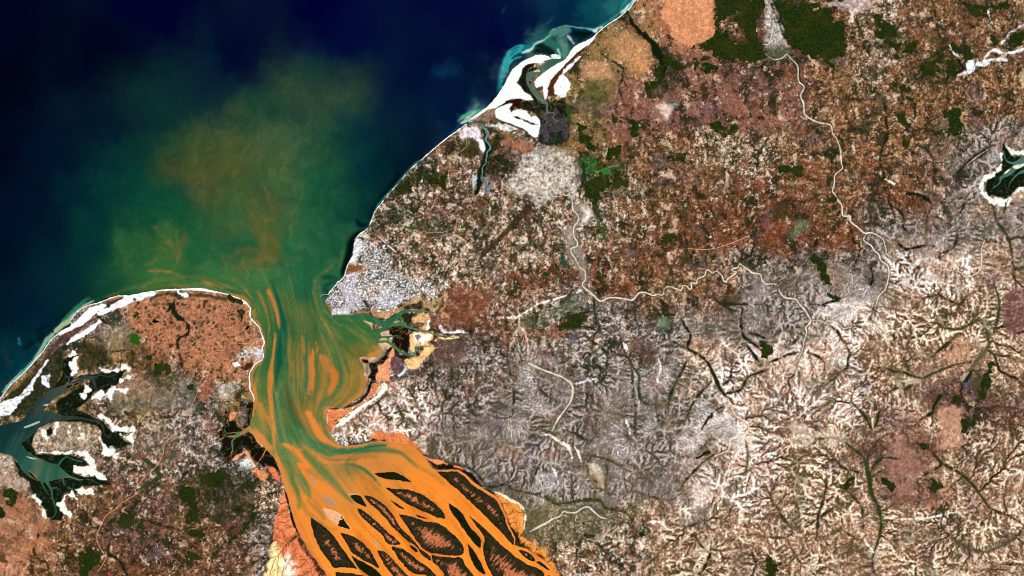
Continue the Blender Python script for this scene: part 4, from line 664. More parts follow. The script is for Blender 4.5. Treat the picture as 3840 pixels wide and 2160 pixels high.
BARS = [
    ("C", "970,520 1010,500 1060,525 1110,580 1138,625 1080,615 1020,580", (176, 140, 112), "grey tan sandbar barely above the orange water, upstream of the pale sand island"),
    ("C", "1565,1010 1610,1030 1650,1080 1668,1112 1620,1105 1585,1065", (205, 150, 100), "small tan sandbar between two dark islands in the western delta"),
    ("C", "832,275 855,270 880,325 905,375 890,372 850,318", (170, 150, 140), "tiny grey mud bar among green streaks at the head of the delta"),
    ("C", "1270,480 1330,470 1420,482 1350,490 1305,505", (214, 160, 116), "pale sand spit on the north edge of the kidney shaped island"),
    ("E5", "205,900 240,915 262,950 240,968 212,940", (150, 120, 105), "grey mud bar in the orange shoal of the middle bay"),
    ("E5", "515,578 560,585 600,630 590,638 545,600", (170, 120, 90), "thin curved grey bar inside the orange shoal"),
    ("A", "430,1395 470,1382 520,1386 480,1402", (176, 196, 160), "pale submerged sandbar in the mouth of the western inlet"),
    ("B", "205,145 260,122 340,92 350,102 290,130 225,152", (160, 190, 160), "long pale sandbar in the wide grey western inlet"),
    ("B", "225,400 290,412 330,425 280,425", (170, 200, 160), "short pale sandbar in the lower western inlet"),
    ("F4", "2460,225 2500,205 2540,205 2574,190 2574,215 2520,245 2480,245", (226, 228, 200), "pale sandbar in the grey inlet at the right edge"),
    ("E1", "960,1070 1040,1040 1065,1075 1000,1080", (190, 200, 180), "pale sandbar beside the dark islet in the northern lagoon"),
    ("E1", "1220,830 1290,810 1370,850 1360,880 1250,880", (226, 242, 226), "white shoal at the tip of the northern sand spit"),
]

# ------------------------------------------------------------------ materials
def new_mat(name, rough=0.9, spec=0.1):
    m = bpy.data.materials.new(name); m.use_nodes = True
    b = m.node_tree.nodes['Principled BSDF']
    b.inputs['Roughness'].default_value = rough
    b.inputs['Specular IOR Level'].default_value = spec
    return m, m.node_tree, b


def attr_mat(name, rough=0.95, spec=0.05, grain=60.0, amp=0.16, bump=0.0, bscale=60.0):
    """ground colour attribute x fine procedural grain"""
    m, nt, b = new_mat(name, rough, spec)
    N = nt.nodes
    a = N.new('ShaderNodeAttribute'); a.attribute_name = 'ground_colour'
    tc = N.new('ShaderNodeTexCoord')
    n = N.new('ShaderNodeTexNoise'); n.inputs['Scale'].default_value = grain; n.inputs['Detail'].default_value = 3; n.inputs['Roughness'].default_value = .7
    nt.links.new(tc.outputs['Object'], n.inputs['Vector'])
    r = N.new('ShaderNodeMapRange'); r.inputs['From Min'].default_value = .25; r.inputs['From Max'].default_value = .75
    r.inputs['To Min'].default_value = 1 - amp; r.inputs['To Max'].default_value = 1 + amp
    nt.links.new(n.outputs['Fac'], r.inputs['Value'])
    v = N.new('ShaderNodeVectorMath'); v.operation = 'SCALE'
    nt.links.new(a.outputs['Color'], v.inputs[0]); nt.links.new(r.outputs['Result'], v.inputs['Scale'])
    nt.links.new(v.outputs[0], b.inputs['Base Color'])
    if bump:
        n2 = N.new('ShaderNodeTexNoise'); n2.inputs['Scale'].default_value = bscale; n2.inputs['Detail'].default_value = 5
        nt.links.new(tc.outputs['Object'], n2.inputs['Vector'])
        bm = N.new('ShaderNodeBump'); bm.inputs['Strength'].default_value = bump; bm.inputs['Distance'].default_value = .02
        nt.links.new(n2.outputs['Fac'], bm.inputs['Height']); nt.links.new(bm.outputs['Normal'], b.inputs['Normal'])
    return m


def flat_mat(name, c, rough=.9, spec=.05, scale=40, amp=.2):
    m, nt, b = new_mat(name, rough, spec)
    N = nt.nodes
    tc = N.new('ShaderNodeTexCoord'); n = N.new('ShaderNodeTexNoise'); n.inputs['Scale'].default_value = scale; n.inputs['Detail'].default_value = 4
    nt.links.new(tc.outputs['Object'], n.inputs['Vector'])
    cr = N.new('ShaderNodeValToRGB')
    l = lin(c)
    cr.color_ramp.elements[0].position = .3; cr.color_ramp.elements[1].position = .7
    cr.color_ramp.elements[0].color = (*np.clip(l * (1 - amp), 0, 1), 1); cr.color_ramp.elements[1].color = (*np.clip(l * (1 + amp), 0, .9), 1)
    nt.links.new(n.outputs['Fac'], cr.inputs['Fac']); nt.links.new(cr.outputs['Color'], b.inputs['Base Color'])
    return m


M_GROUND = attr_mat('weathered_ground', grain=13, amp=.34)
M_WATER = attr_mat('turbid_water', rough=.15, spec=.02, grain=9, amp=.06)
M_CANOPY = attr_mat('forest_canopy', rough=1, spec=0, grain=34, amp=.35, bump=.5, bscale=30)
M_MUD = attr_mat('tidal_mud', rough=.8, spec=.1, grain=26, amp=.18)
M_SANDBED = flat_mat('river_sand', (236, 220, 196), scale=9, amp=.35)
M_TRACK = flat_mat('laterite_track', (226, 156, 108), scale=12, amp=.15)
M_TOWN = attr_mat('roofs', rough=.7, spec=.2, grain=60, amp=.1)


# ------------------------------------------------------------------ mesh from a grid
def grid_mesh(name, g, w, Zs, colr, keep, mat):
    """quads of window w whose four corners are kept"""
    k = keep
    q = k[:-1, :-1] & k[1:, :-1] & k[:-1, 1:] & k[1:, 1:]
    H, W = k.shape
    idx = np.arange(H * W).reshape(H, W)
    f = np.stack([idx[1:, :-1][q], idx[1:, 1:][q], idx[:-1, 1:][q], idx[:-1, :-1][q]], axis=1)
    used = np.unique(f)
    if len(used) == 0:
        return None
    remap = np.full(H * W, -1, dtype=np.int64); remap[used] = np.arange(len(used))
    f = remap[f]
    X = g.X[w].ravel()[used]; Y = g.Y[w].ravel()[used]
    co = np.stack([WX(X), WY(Y), Zs.ravel()[used]], axis=1).astype(np.float32)
    me = bpy.data.meshes.new(name)
    me.vertices.add(len(co)); me.vertices.foreach_set('co', co.ravel())
    me.loops.add(f.size); me.loops.foreach_set('vertex_index', f.ravel().astype(np.int32))
    me.polygons.add(len(f)); me.polygons.foreach_set('loop_start', np.arange(0, f.size, 4, dtype=np.int32))
    me.polygons.foreach_set('use_smooth', np.ones(len(f), dtype=bool))
    me.update(calc_edges=True)
    at = me.color_attributes.new('ground_colour', 'FLOAT_COLOR', 'POINT')
    c4 = np.ones((len(co), 4), dtype=np.float32); c4[:, :3] = colr.reshape(-1, 3)[used]
    at.data.foreach_set('color', c4.ravel())
    me.materials.append(mat)
    return me


def link(name, me, parent=None, **props):
    o = bpy.data.objects.new(name, me)
    COL.objects.link(o)
    if parent is not None:
        o.parent = parent
    for k, v in props.items():
        o[k] = v
    return o


def thing(name, label, cat, loc, group=None, rz=0):
    o = bpy.data.objects.new(name, None); COL.objects.link(o)
    o.location = loc; o.rotation_euler = (0, 0, rz); o.empty_display_size = .05
    o['label'] = label; o['category'] = cat
    if group:
        o['group'] = group
    return o


def raw_mesh(name, v, f, mat, cols=None):
    me = bpy.data.meshes.new(name); me.from_pydata([tuple(map(float, a)) for a in v], [], f); me.update()
    me.materials.append(mat)
    if cols is not None:
        at = me.color_attributes.new('ground_colour', 'FLOAT_COLOR', 'POINT')
        c4 = np.ones((len(v), 4), dtype=np.float32); c4[:, :3] = cols
        at.data.foreach_set('color', c4.ravel())
    return me


# ------------------------------------------------------------------ build the terrain
def axis(lo, hi, step, far):
    a = np.arange(lo, hi + step, step)
    ext, d, s = [], hi, step
    while d < far:
        s *= 1.5; d += s; ext.append(d)
    up = np.array(ext)
    ext, d, s = [], lo, step
    while d > -far * .75:
        s *= 1.5; d -= s; ext.append(d)
    return np.concatenate([np.array(ext)[::-1], a, up])


G = Grid(axis(-120, 3960, 2.4, 8500), axis(-90, 2250, 2.4, 8500))
X, Y = G.X, G.Y


def rough_coast(p, amp, size, seed):
    """traced shore with small natural irregularity"""
    return p


def land_sdf(g):
    D = np.full((g.H, g.W), 200.0, dtype=np.float32)
    ins = np.zeros((g.H, g.W), dtype=bool)
    for p in (LAND_E, LAND_W):
        ins |= inside(g, p)
        w, d = dist_line(g, p, 90, closed=True)
        D[w] = np.minimum(D[w], d)
    S = np.where(ins, D, -D)
    w, d = sdf_poly(g, INLET_W, 90)
    S[w] = np.minimum(S[w], -d)
    for c in CHANNELS:
        w, d = dist_line(g, spline(c), 60)
        S[w] = np.minimum(S[w], d)
    return S + 1.2 * fbm(g.X, g.Y, 14, 2, seed=3)


S_LAND = land_sdf(G)
LAND = S_LAND > 0
NW1 = fbm(X, Y, 240, 4, seed=1); NW2 = fbm(X, Y, 240, 4, seed=2)
N_A = fbm(X, Y, 60, 5, .6, seed=4)
N_F = fbm(X, Y, 22, 4, .65, seed=5)
N_R = fbm(X, Y, 28, 4, .6, seed=6)
WHT = RNG.standard_normal(X.shape).astype(np.float32)
N_P = fbm(X, Y, 130, 4, .55, seed=8)
N_Q = fbm(X, Y, 90, 4, .55, seed=9)

# ---- drainage: streams grow upslope from the sea and the rivers, branching over uneven ground
out = ~LAND
for r in RIVERS:
    w, d = dist_line(G, spline(r), 4)
    out[w] |= (d < 1.5) & LAND[w]
for l, c in VALES:
    w, d = dist_line(G, spline(l), 4)
    out[w] |= (d < -0.4 * l[:, 2].mean()) & LAND[w]


def drainage(out, cost):
    H, W = out.shape
    n = H * W
    of = out.ravel()
    cl = cost.ravel().tolist()
    parent = [-1] * n
    seen = of.copy()
    # frame cells never grow outward over the edge
    seen2 = seen.reshape(H, W); edge = np.zeros((H, W), bool); edge[0] = edge[-1] = True; edge[:, 0] = edge[:, -1] = True
    seen = (seen2 | edge).ravel().tolist()
    nb = ((-1, 1.0), (1, 1.0), (-W, 1.0), (W, 1.0), (-W - 1, 1.41), (-W + 1, 1.41), (W - 1, 1.41), (W + 1, 1.41))
    heap = []
    o2 = out.copy()
    touch = np.zeros_like(o2)
    touch[1:-1, 1:-1] = o2[1:-1, 1:-1] & ~(o2[:-2, 1:-1] & o2[2:, 1:-1] & o2[1:-1, :-2] & o2[1:-1, 2:])
    for i in np.flatnonzero(touch.ravel()).tolist():
        heap.append((0.0, i))
    heapq.heapify(heap)
    order = []
    pop, push = heapq.heappop, heapq.heappush
    while heap:
        pr, i = pop(heap)
        if parent[i] >= 0:
            order.append(i)
        for d, l in nb:
            j = i + d
            if not seen[j]:
                seen[j] = True
                parent[j] = i
                push(heap, (pr + l * cl[j], j))
    A = [1.0] * n
    for i in reversed(order):
        A[parent[i]] += A[i]
    h = [0.0] * n
    for i in order:
        h[i] = h[parent[i]] + A[i] ** -0.55
    return np.array(A, dtype=np.float32).reshape(H, W), np.array(h, dtype=np.float32).reshape(H, W)


cost = 0.35 + 1.6 * np.clip(0.5 + N_R, 0, 2) + 1.1 * RNG.random(X.shape)
ACC, HGT = drainage(out, cost)
LA = np.log2(np.maximum(ACC, 1)); LA[out] = 0
HB = boxblur(boxblur(HGT, 9), 9)
HS = boxblur(HGT, 1)
REL = (HS - HB)
REL /= (REL[LAND].std() + 1e-6)
def grow(m, n):
    for _ in range(n):
        q = m.copy()
        q[1:] = np.maximum(q[1:], .85 * m[:-1]); q[:-1] = np.maximum(q[:-1], .85 * m[1:]); q[:, 1:] = np.maximum(q[:, 1:], .85 * m[:, :-1]); q[:, :-1] = np.maximum(q[:, :-1], .85 * m[:, 1:])
        m = q
    return m


_lj = LA + .9 * N_R
V1 = sstep(4.6, 5.8, _lj)
V2 = sstep(6.4, 7.6, _lj)
V3 = grow(sstep(8.8, 10.0, _lj), 1)
VAL = np.maximum.reduce([.5 * V1, .8 * V2, V3])
H2 = HS - boxblur(HGT, 5)
H2 /= H2[LAND].std() + 1e-6
H3 = HGT - boxblur(HGT, 2)
H3 /= H3[LAND].std() + 1e-6
REL = .36 * np.tanh(1.1 * REL) + .52 * np.tanh(1.2 * H2) + .50 * np.tanh(1.1 * H3)
N_G = fbm(X, Y, 10, 3, .7, seed=17)
REL = REL + .55 * N_G

# ---- shed colours
SG = [r.ljust(26, r[-1])[:24] for r in SHEDS]
gx = np.clip((X + NW1 * 90) / 160 - .5, 0, 22.999); gy = np.clip((Y + NW2 * 90) / 160 - .5, 0, 12.999)
keys = sorted(PAL)
lut = np.array([[keys.index(c) for c in r] for r in SG])
tab = np.zeros((len(keys), 11), dtype=np.float32)
for i, k in enumerate(keys):
    a, b, c, d, e = PAL[k]
    tab[i] = np.concatenate([lin(a), lin(b), lin(c), [d, e]])
ix = gx.astype(int); iy = gy.astype(int)
fx = sstep(.15, .85, gx - ix)[..., None]; fy = sstep(.15, .85, gy - iy)[..., None]
prm = ((tab[lut[iy, ix]] * (1 - fx) + tab[lut[iy, ix + 1]] * fx) * (1 - fy) + (tab[lut[iy + 1, ix]] * (1 - fx) + tab[lut[iy + 1, ix + 1]] * fx) * fy)
NETW = .45 + .75 * sstep(-.35, .45, fbm(X, Y, 210, 5, .6, seed=33))
tone = 0.5 + prm[..., 9] * NETW * (0.24 * REL - 0.52 * VAL + .04 + .17 * N_P) + prm[..., 10] * (0.20 * N_A + 0.22 * N_F + .26 * N_G + 0.11 * WHT)
tone = np.clip(.5 + 1.15 * (tone - .5), 0, 1)[..., None]
CR, SL, HO = prm[..., 0:3], prm[..., 3:6], prm[..., 6:9]
wv = (sstep(.12, .42, fbm(X, Y, 170, 3, seed=23)) * sstep(9.0, 7.6, LA) * (tab[:, 9][lut[iy, ix]] == np.float32(1.22)))[..., None]     # white sand in the gullies of the grey hills
HO = HO * (1 - wv) + lin((228, 222, 216)) * wv
GC = np.where(tone < .5, HO + (SL - HO) * sstep(0, 1, tone * 2), SL + (CR - SL) * sstep(0, 1, tone * 2 - 1))
hz = 1 - .6 * boxblur(np.isin(lut[iy, ix], [keys.index(q) for q in 'gwc']).astype(np.float32), 10)
# drifting tints and ragged patches: rust, violet, olive, bare soil, thickets
for nz, c, lo, hi, k in ((N_P, (150, 84, 50), .25, .8, .4), (-N_P, (120, 104, 118), .3, .85, .35), (N_Q, (82, 84, 38), .3, .8, .4)):
    m = (sstep(lo, hi, nz + .25 * N_F) * k)[..., None]
    GC = GC * (1 - m) + lin(c) * m
for sd, size, c, th, k in ((61, 80, (36, 44, 18), .20, .85), (62, 60, (232, 200, 164), .34, .62), (63, 80, (94, 70, 74), .38, .55), (64, 60, (150, 80, 48), .36, .5), (65, 34, (46, 34, 24), .40, .7), (66, 30, (240, 222, 200), .44, .6), (67, 30, (40, 54, 22), .32, .75), (68, 130, (46, 56, 26), .30, .6)):
    q = fbm(X, Y, size, 6, .74, seed=sd)
    m = (sstep(th, th + .10, q + .05 * WHT) * k * hz)[..., None]
    GC = GC * (1 - m) + lin(c) * m
zl = lut[iy, ix]; hill = np.isin(zl, [keys.index(q) for q in 'gwc']).astype(np.float32)
hill = boxblur(hill, 8)
for th, k, gw in ((7.3, .55, 0), (8.6, .75, 0), (9.8, .9, 1), (11.2, 1, 2)):      # wooded floors of the larger valleys
    m = grow(sstep(th, th + .7, LA + .8 * N_F + .5 * N_P), gw) * k * hill
    cc = lin((30, 40, 14)) + (lin((58, 44, 24)) - lin((30, 40, 14))) * sstep(-.2, .5, N_Q)[..., None]
    GC = GC * (1 - m[..., None]) + cc * m[..., None]
cz = boxblur(np.isin(zl, [keys.index('c'), keys.index('w')]).astype(np.float32), 14)
for sd, size, c, th, k in ((91, 170, (122, 88, 60), .14, .5), (92, 120, (84, 78, 40), .20, .6), (93, 140, (250, 232, 208), .30, .3), (94, 90, (100, 74, 66), .34, .6)):
    q = fbm(X, Y, size, 6, .68, seed=sd) + .12 * np.tanh(REL) * (1 if c[0] > 200 else -1)
    m = (sstep(th, th + .16, q) * k * cz)[..., None]
    GC = GC * (1 - m) + lin(c) * m
gz = boxblur((zl == keys.index('g')).astype(np.float32), 14)
for sd, size, c, th, k in ((95, 150, (112, 88, 62), .14, .36), (96, 120, (118, 108, 120), .24, .3), (97, 130, (98, 86, 44), .2, .42)):
    m = (sstep(th, th + .2, fbm(X, Y, size, 6, .65, seed=sd)) * k * gz)[..., None]
    GC = GC * (1 - m) + lin(c) * m
tz = boxblur((zl == keys.index('t')).astype(np.float32), 12)
for sd, size, c, th, k in ((81, 46, (44, 54, 22), .12, .7), (82, 26, (246, 230, 210), .24, .62), (83, 60, (150, 92, 62), .25, .6)):
    m = (sstep(th, th + .1, fbm(X, Y, size, 6, .75, seed=sd) + .05 * WHT) * k * tz)[..., None]
    GC = GC * (1 - m) + lin(c) * m
vn = np.abs(fbm(X, Y, 40, 4, .6, seed=71)); vm = (sstep(.055, .02, vn) * .45 * hz)[..., None]
GC = GC * (1 - vm) + lin((64, 50, 28)) * vm
del prm, gx, gy, fx, fy, CR, SL, HO


def paint(w, m, c, spk=0.0):
    """lay ground cover of colour c over window w with weight m"""
    if m.size == 0:
        return
    cc = lin(c)[None, None, :]
    t = 1.0 + (0.30 * N_F[w] + .30 * N_G[w] + .16 * N_A[w] + .12 * WHT[w]) * (0.6 + .9 * min(spk, 1))
    if spk > 0.3:   # openings where the ground beneath shows
        m = m * (1 - np.clip(spk, 0, 1) * .75 * sstep(.05, .35, fbm(X[w], Y[w], 16, 3, .65, seed=21) + .18 * WHT[w] * spk))
    m = m[..., None]
    GC[w] = GC[w] * (1 - m) + np.clip(cc * np.clip(t, .35, 1.6)[..., None], 0, .88) * m


for kind, pts, c, rag, fe, st, spk in FLATS:
    if kind == 'p':
        w, d = sdf_poly(G, pts, 40)
    else:
        w, d = dist_line(G, spline(pts), 30); d = -d
    if d.size == 0:
        continue
    paint(w, sstep(-fe / 2, fe / 2, d + .55 * rag * N_R[w]) * st, c, spk)
    if kind == 'p' and sum(c) < 105 and d.max() > 12:      # tidal creeks threading the mangrove
        ck = np.abs(fbm(X[w], Y[w], 46, 4, .6, seed=25))
        cm = (sstep(.05, .015, ck) * sstep(0, 6, d) * .7)[..., None]
        GC[w] = GC[w] * (1 - cm) + lin((74, 92, 80) if pts[:, 0].mean() < 700 or pts[:, 0].mean() > 1800 else (150, 112, 66)) * cm
    if spk >= .9 and 1100 < pts[:, 0].mean() < 1700 and 900 < pts[:, 1].mean() < 1200 or spk >= 1.2:     # built-up ground: bright roofs and dark gardens
        TW = 1.5 * fbm(X[w], Y[w], 6, 2, .6, seed=27) + .6 * WHT[w]
        m = sstep(-10, 10, d + .5 * rag * N_R[w])
        for lo, cc, k in ((.35, (250, 250, 252), .75), (1.05, (255, 255, 255), .9)):
            mm = m * sstep(lo, lo + .5, TW + .6 * N_F[w]) * k
            GC[w] = GC[w] * (1 - mm[..., None]) + lin(cc) * mm[..., None]
        mm = m * sstep(.45, 1.0, -TW - .7 * N_F[w]) * .75
        GC[w] = GC[w] * (1 - mm[..., None]) + lin((34, 46, 20)) * mm[..., None]
def taper(q, f=.3):
    q = spline(q)
    u = np.linspace(0, 1, len(q))
    q[:, 2] *= np.minimum(1, np.minimum(.25 + u / f, .15 + (1 - u) / f))
    return q


for l, c in VALES:
    w, d = dist_line(G, taper(l), 24)
    if d.size:
        paint(w, sstep(-2.2, 2.2, -d - .6 + 6.5 * N_R[w] + 4 * N_F[w] + 3 * N_G[w]), tuple(.82 * q for q in c), .3)
for r in WASHES:
    w, d = dist_line(G, taper(r), 16)
    if d.size:
        paint(w, sstep(-1.5, 2, 1 - d + 4 * N_F[w] + 3 * N_G[w]), (224, 213, 200), .25)
for r in RIVERS:
    w, d = dist_line(G, spline(r), 16)
    if d.size:
        paint(w, sstep(-2, 2, -d - .3 * r[:, 2].mean() + 2.5 * N_R[w] + 2.5 * N_G[w]) * .9, (226, 210, 188), .25)
for r in RIVERS[:8]:
    w, d = dist_line(G, spline(r), 16)
    if d.size:
        paint(w, sstep(-2, 3, 2 - d + 12 * N_R[w] + 9 * N_F[w]) * .5, (72, 76, 44), .3)
for p in WOODLOTS + [q[1] for q in WOODS]:      # scrub thinning out round each wood
    w, d = sdf_poly(G, p, 60)
    if d.size:
        paint(w, sstep(-2, 4, d - 4 + 22 * N_R[w] + 16 * N_F[w] + 8 * N_G[w]) * .85, (52, 54, 24), .3)
# creeks of the tidal flats on both banks
for poly, c, th in ((P('C', "500,440 690,950 1040,1449 1150,1700 250,1700 400,900"), (40, 26, 10), 3.4), (P('D', "1110,460 1420,620 1470,720 1430,970 1730,1160 1840,1330 1960,1600 1860,1600 1330,880 1160,540"), (70, 46, 18), 4.2)):
    w, d = sdf_poly(G, poly, 10)
    paint(w, sstep(-4, 4, d) * sstep(th + .5, th + 2.1, LA[w]) * .9, c, .1)
# round pools and thickets dotted over the western peninsula
dots = P('A', "1330,330 1700,310 2260,330 2440,480 2540,640 2540,980 2300,1150 2000,1100 1840,880 1500,820 1340,640")
w, d = sdf_poly(G, dots, 10)
rr = random.Random(3)
for _ in range(640):
    x, y = rr.uniform(dots[:, 0].min(), dots[:, 0].max()), rr.uniform(dots[:, 1].min(), dots[:, 1].max())
    if not inside(Grid([x - 1, x, x + 1], [y - 1, y, y + 1]), dots)[1, 1]:
        continue
    r = rr.choice((2, 2.5, 3, 3.5, 5))
    ww = G.win(x - r - 4, y - r - 4, x + r + 4, y + r + 4)
    dd = np.hypot((X[ww] - x) * rr.uniform(.8, 1.2), Y[ww] - y)
    paint(ww, sstep(r + 2, r - 1, dd + N_R[ww] * 2) * rr.uniform(.5, .95), rr.choice(((58, 62, 34), (44, 56, 26), (70, 66, 42))), 0)
_l = GC @ np.array([.3, .6, .1]); GC = GC * (np.clip(_l / .22, .05, 6)[..., None] ** .22)
GC = np.clip(GC, 0.0008, .88)

# ---- heights
far = np.maximum.reduce([np.abs(X - 1920) - 2100, np.abs(Y - 1080) - 1200, np.zeros_like(X)])
HL = np.tanh((HS - HB) * .09) * .085 + .06 * np.tanh(HB * .02)
edge = sstep(0, 40, S_LAND)
ZT = np.where(LAND, .004 + np.minimum(S_LAND, 8) * .0022 + (.018 + HL) * edge, np.maximum(S_LAND, -12) * .004).astype(np.float32)
ZT = np.where(far > 0, np.where(LAND, .03, -.05), ZT).astype(np.float32)
for r in RIVERS:
    w, d = dist_line(G, spline(r), 10)
    if d.size:
        k = sstep(7, 1, d)
        ZT[w] = ZT[w] * (1 - k) + np.minimum(ZT[w], boxblur(ZT, 0)[w]) * k
keep = S_LAND > -9
me = grid_mesh('ground', G, (slice(0, G.H), slice(0, G.W)), ZT, GC, keep, M_GROUND)
link('ground', me, kind='structure', label="sheet of dry gullied land in brown, grey, white and rust colours")


def ground_z(x, y):
    return G.sample(ZT, np.asarray(x, float), np.asarray(y, float))


# ------------------------------------------------------------------ the water
GW = Grid(axis(-180, 2500, 3.6, 8500), axis(-120, 2280, 3.6, 8500))
SW = land_sdf(GW)
WPTS = """260,720,2,36,42 350,840,4,54,44 160,860,0,24,38 450,720,6,54,44 300,950,2,44,44 0,0,0,3,28 600,0,0,0,38 1200,0,0,0,43 1700,0,0,8,48 1950,100,0,14,52 2150,70,0,34,58 2250,40,8,64,76 2330,20,30,100,98
-400,300,0,2,22 0,300,0,2,20 400,250,0,2,26 900,200,0,5,38 1300,150,0,7,50 1600,250,0,8,42 1850,150,0,6,46 1780,260,0,16,44
-400,700,0,3,22 0,600,0,4,26 200,600,0,14,36 400,450,1,18,38 600,400,3,32,40 800,300,4,30,44 1000,400,22,58,44 1200,330,16,48,46 1300,400,20,58,46 1450,380,3,26,46 1550,330,0,18,46 1640,430,0,22,48 1720,380,0,20,48 1680,500,0,28,52
300,760,0,24,44 100,800,0,10,34 0,950,0,10,30 -400,1000,0,8,28 200,950,0,26,42 350,950,3,46,44
500,600,6,44,40 600,700,10,60,42 700,620,48,70,38 850,580,68,80,42 780,690,84,80,36 950,600,66,84,46 1050,550,60,86,54 1200,550,36,80,52 1350,560,10,58,50 1400,500,2,30,48 1450,620,2,36,44 1520,590,0,16,30 1580,540,0,14,34
520,720,6,62,46 600,800,8,70,46 700,800,10,76,46 850,760,44,86,46 950,800,72,84,40 1050,750,50,90,50 1200,700,22,86,56 1300,750,12,68,50 1400,740,2,30,34 1370,830,2,40,40
500,950,34,84,46 620,950,58,94,46 750,950,28,88,50 900,900,28,90,54 1000,920,84,90,42 1100,900,38,96,60 1200,950,32,90,56 1300,900,22,78,52
400,1050,16,70,46 600,1040,50,104,52 800,1060,56,106,58 1000,1050,46,104,58 1150,1050,34,96,60 1250,1100,24,90,60
250,1050,4,36,44 100,1150,0,22,40 0,1200,0,20,36 40,1350,2,44,54 150,1220,0,32,44 -400,1300,0,14,34
970,1200,66,106,54 1050,1250,40,98,54 1150,1200,84,102,54 1230,1200,58,104,56 950,1300,84,108,52 1060,1350,36,100,56 1130,1350,104,106,50 1200,1350,90,108,54 1300,1250,62,106,52 1350,1350,124,114,50 1380,1450,160,122,50
1330,1500,158,122,52 1150,1500,96,102,50 1080,1500,64,104,56 1000,1500,98,112,54 975,1475,78,110,56 1075,1487,62,110,64 1112,1550,82,96,46 1162,1550,160,112,52 1212,1550,84,112,58 1200,1600,146,120,58 1000,1575,106,120,60 1025,1650,66,112,62 1075,1675,82,126,74 1125,1625,44,106,62 1225,1662,38,108,66 1150,1712,214,130,58 1300,1682,44,112,66 1375,1687,72,124,74 1400,1720,222,132,56 1250,1725,180,126,62
1330,1150,60,110,56 1420,1190,44,102,62 1500,1190,52,110,64 1600,1170,72,118,74 1700,1170,84,122,76 1650,1240,70,118,74 1600,1300,60,112,66
1500,1700,226,136,56 1600,1800,246,140,46 1100,1800,166,128,60 1060,1850,236,136,50 1150,1900,240,138,50 1250,1850,222,136,56 1400,1800,242,140,48 1300,2000,244,140,44 1500,2000,246,140,44 1200,2100,244,140,46 1700,2000,248,140,42 1900,2100,248,140,42 2100,2200,248,140,42 1500,2400,246,140,44
880,1620,70,120,76 980,1690,230,140,60 60,1560,26,50,50 150,1480,40,60,58 250,1440,50,66,60 330,1420,46,60,52 0,1620,18,50,50 -300,1640,22,56,56 80,1680,30,72,64 130,1760,46,90,74 200,1800,50,96,76 300,1790,50,96,76 350,1580,46,54,48 390,1640,44,50,44
2050,200,40,104,90 2080,250,60,96,78 2000,270,84,108,92 1985,330,80,98,84 2010,380,84,106,92 2050,420,86,104,92 1830,500,96,140,132 1820,600,88,130,124 1810,680,84,124,116
3830,600,90,140,124 3760,640,88,134,120""".split()
wp = np.array([[float(v) for v in t.split(',')] for t in WPTS])
gc = Grid(np.arange(-520, 4400, 12.0), np.arange(-320, 2600, 12.0))


def idw(px, py, vals, power=3.2, off=900.0):
    num = np.zeros(gc.X.shape + (vals.shape[1],)); den = np.zeros(gc.X.shape)
    for x, y, v in zip(px, py, vals):
        if off < 0:      # wider reach offshore, tight in the estuary
            o = 9000.0 if (y < 900 and x < 1700) or x < 420 and y < 1300 else 1400.0
        else:
            o = off
        k = 1.0 / ((gc.X - x) ** 2 + (gc.Y - y) ** 2 + o) ** (power / 2)
        num += k[..., None] * v; den += k
    return num / den[..., None]


WC = gc.sample(lin(idw(wp[:, 0], wp[:, 1], wp[:, 2:5], 4.4, -1)), GW.X + (12 + 46 * sstep(1050, 850, GW.Y)) * fbm(GW.X, GW.Y, 150, 5, .58, seed=31), GW.Y + (16 + 60 * sstep(1050, 850, GW.Y)) * fbm(GW.X, GW.Y, 150, 5, .58, seed=32))

# currents, each a tapered filament of sediment or clear water: (line with half-widths, colour, weight, softness)
OR, GR, DK = (214, 124, 50), (70, 116, 66), (14, 84, 58)
STREAM, WOB = [], []


def F_(c, k, soft, sheet, s):
    STREAM.append((P(sheet, s), c, k * (.62 if sheet in 'GH' else 1), 1.5 + 1.5 * soft / T[sheet][2]))
    WOB.append(1.0 if sheet in 'GH' else .12)


F_((190, 118, 48), .95, 6, 'E6', "985,200,14 1020,290,22 1065,380,26 1095,480,22 1120,580,22 1145,700,20 1158,770,8")
F_((150, 112, 50), .8, 8, 'E6', "830,220,18 900,350,18 950,480,18 975,600,14 990,720,12 985,800,14 970,950,18 960,1100,14")
F_(DK, .9, 10, 'E6', "1030,60,10 1090,220,26 1130,330,36 1170,450,40 1200,560,50 1215,700,54 1205,850,66 1190,1000,70 1170,1150,70 1150,1300,50 1110,1448,30 |E7 920,250,26 925,420,22 940,560,16 960,700,14")
F_(DK, .6, 10, 'E6', "1000,280,8 1050,420,9 1080,560,9 1095,700,10 1105,830,8")
F_((208, 126, 52), .85, 8, 'E6', "1090,850,6 1080,1000,18 1060,1120,20 1045,1250,26 1030,1350,28 1020,1448,30 |E7 860,150,26 855,280,20 870,420,18 880,560,16 890,700,12")
F_((160, 116, 52), .7, 12, 'E6', "1290,700,10 1310,850,14 1320,1000,18 1310,1150,22 1320,1300,20 1340,1448,18")
F_((118, 112, 54), .6, 20, 'E6', "1380,1000,40 1400,1200,50 1400,1448,60")
F_((168, 110, 48), .75, 10, 'E6', "1490,880,10 1510,1000,22 1525,1100,22 1530,1160,8")
F_((196, 112, 44), .95, 7, 'E6', "1690,940,8 1700,1010,26 1710,1090,26 1700,1150,16")
F_((196, 118, 48), .95, 9, 'E6', "1650,1100,14 1640,1200,30 1630,1320,34 1640,1448,44 |E5 270,560,44 265,680,30 270,800,26 250,880,16")
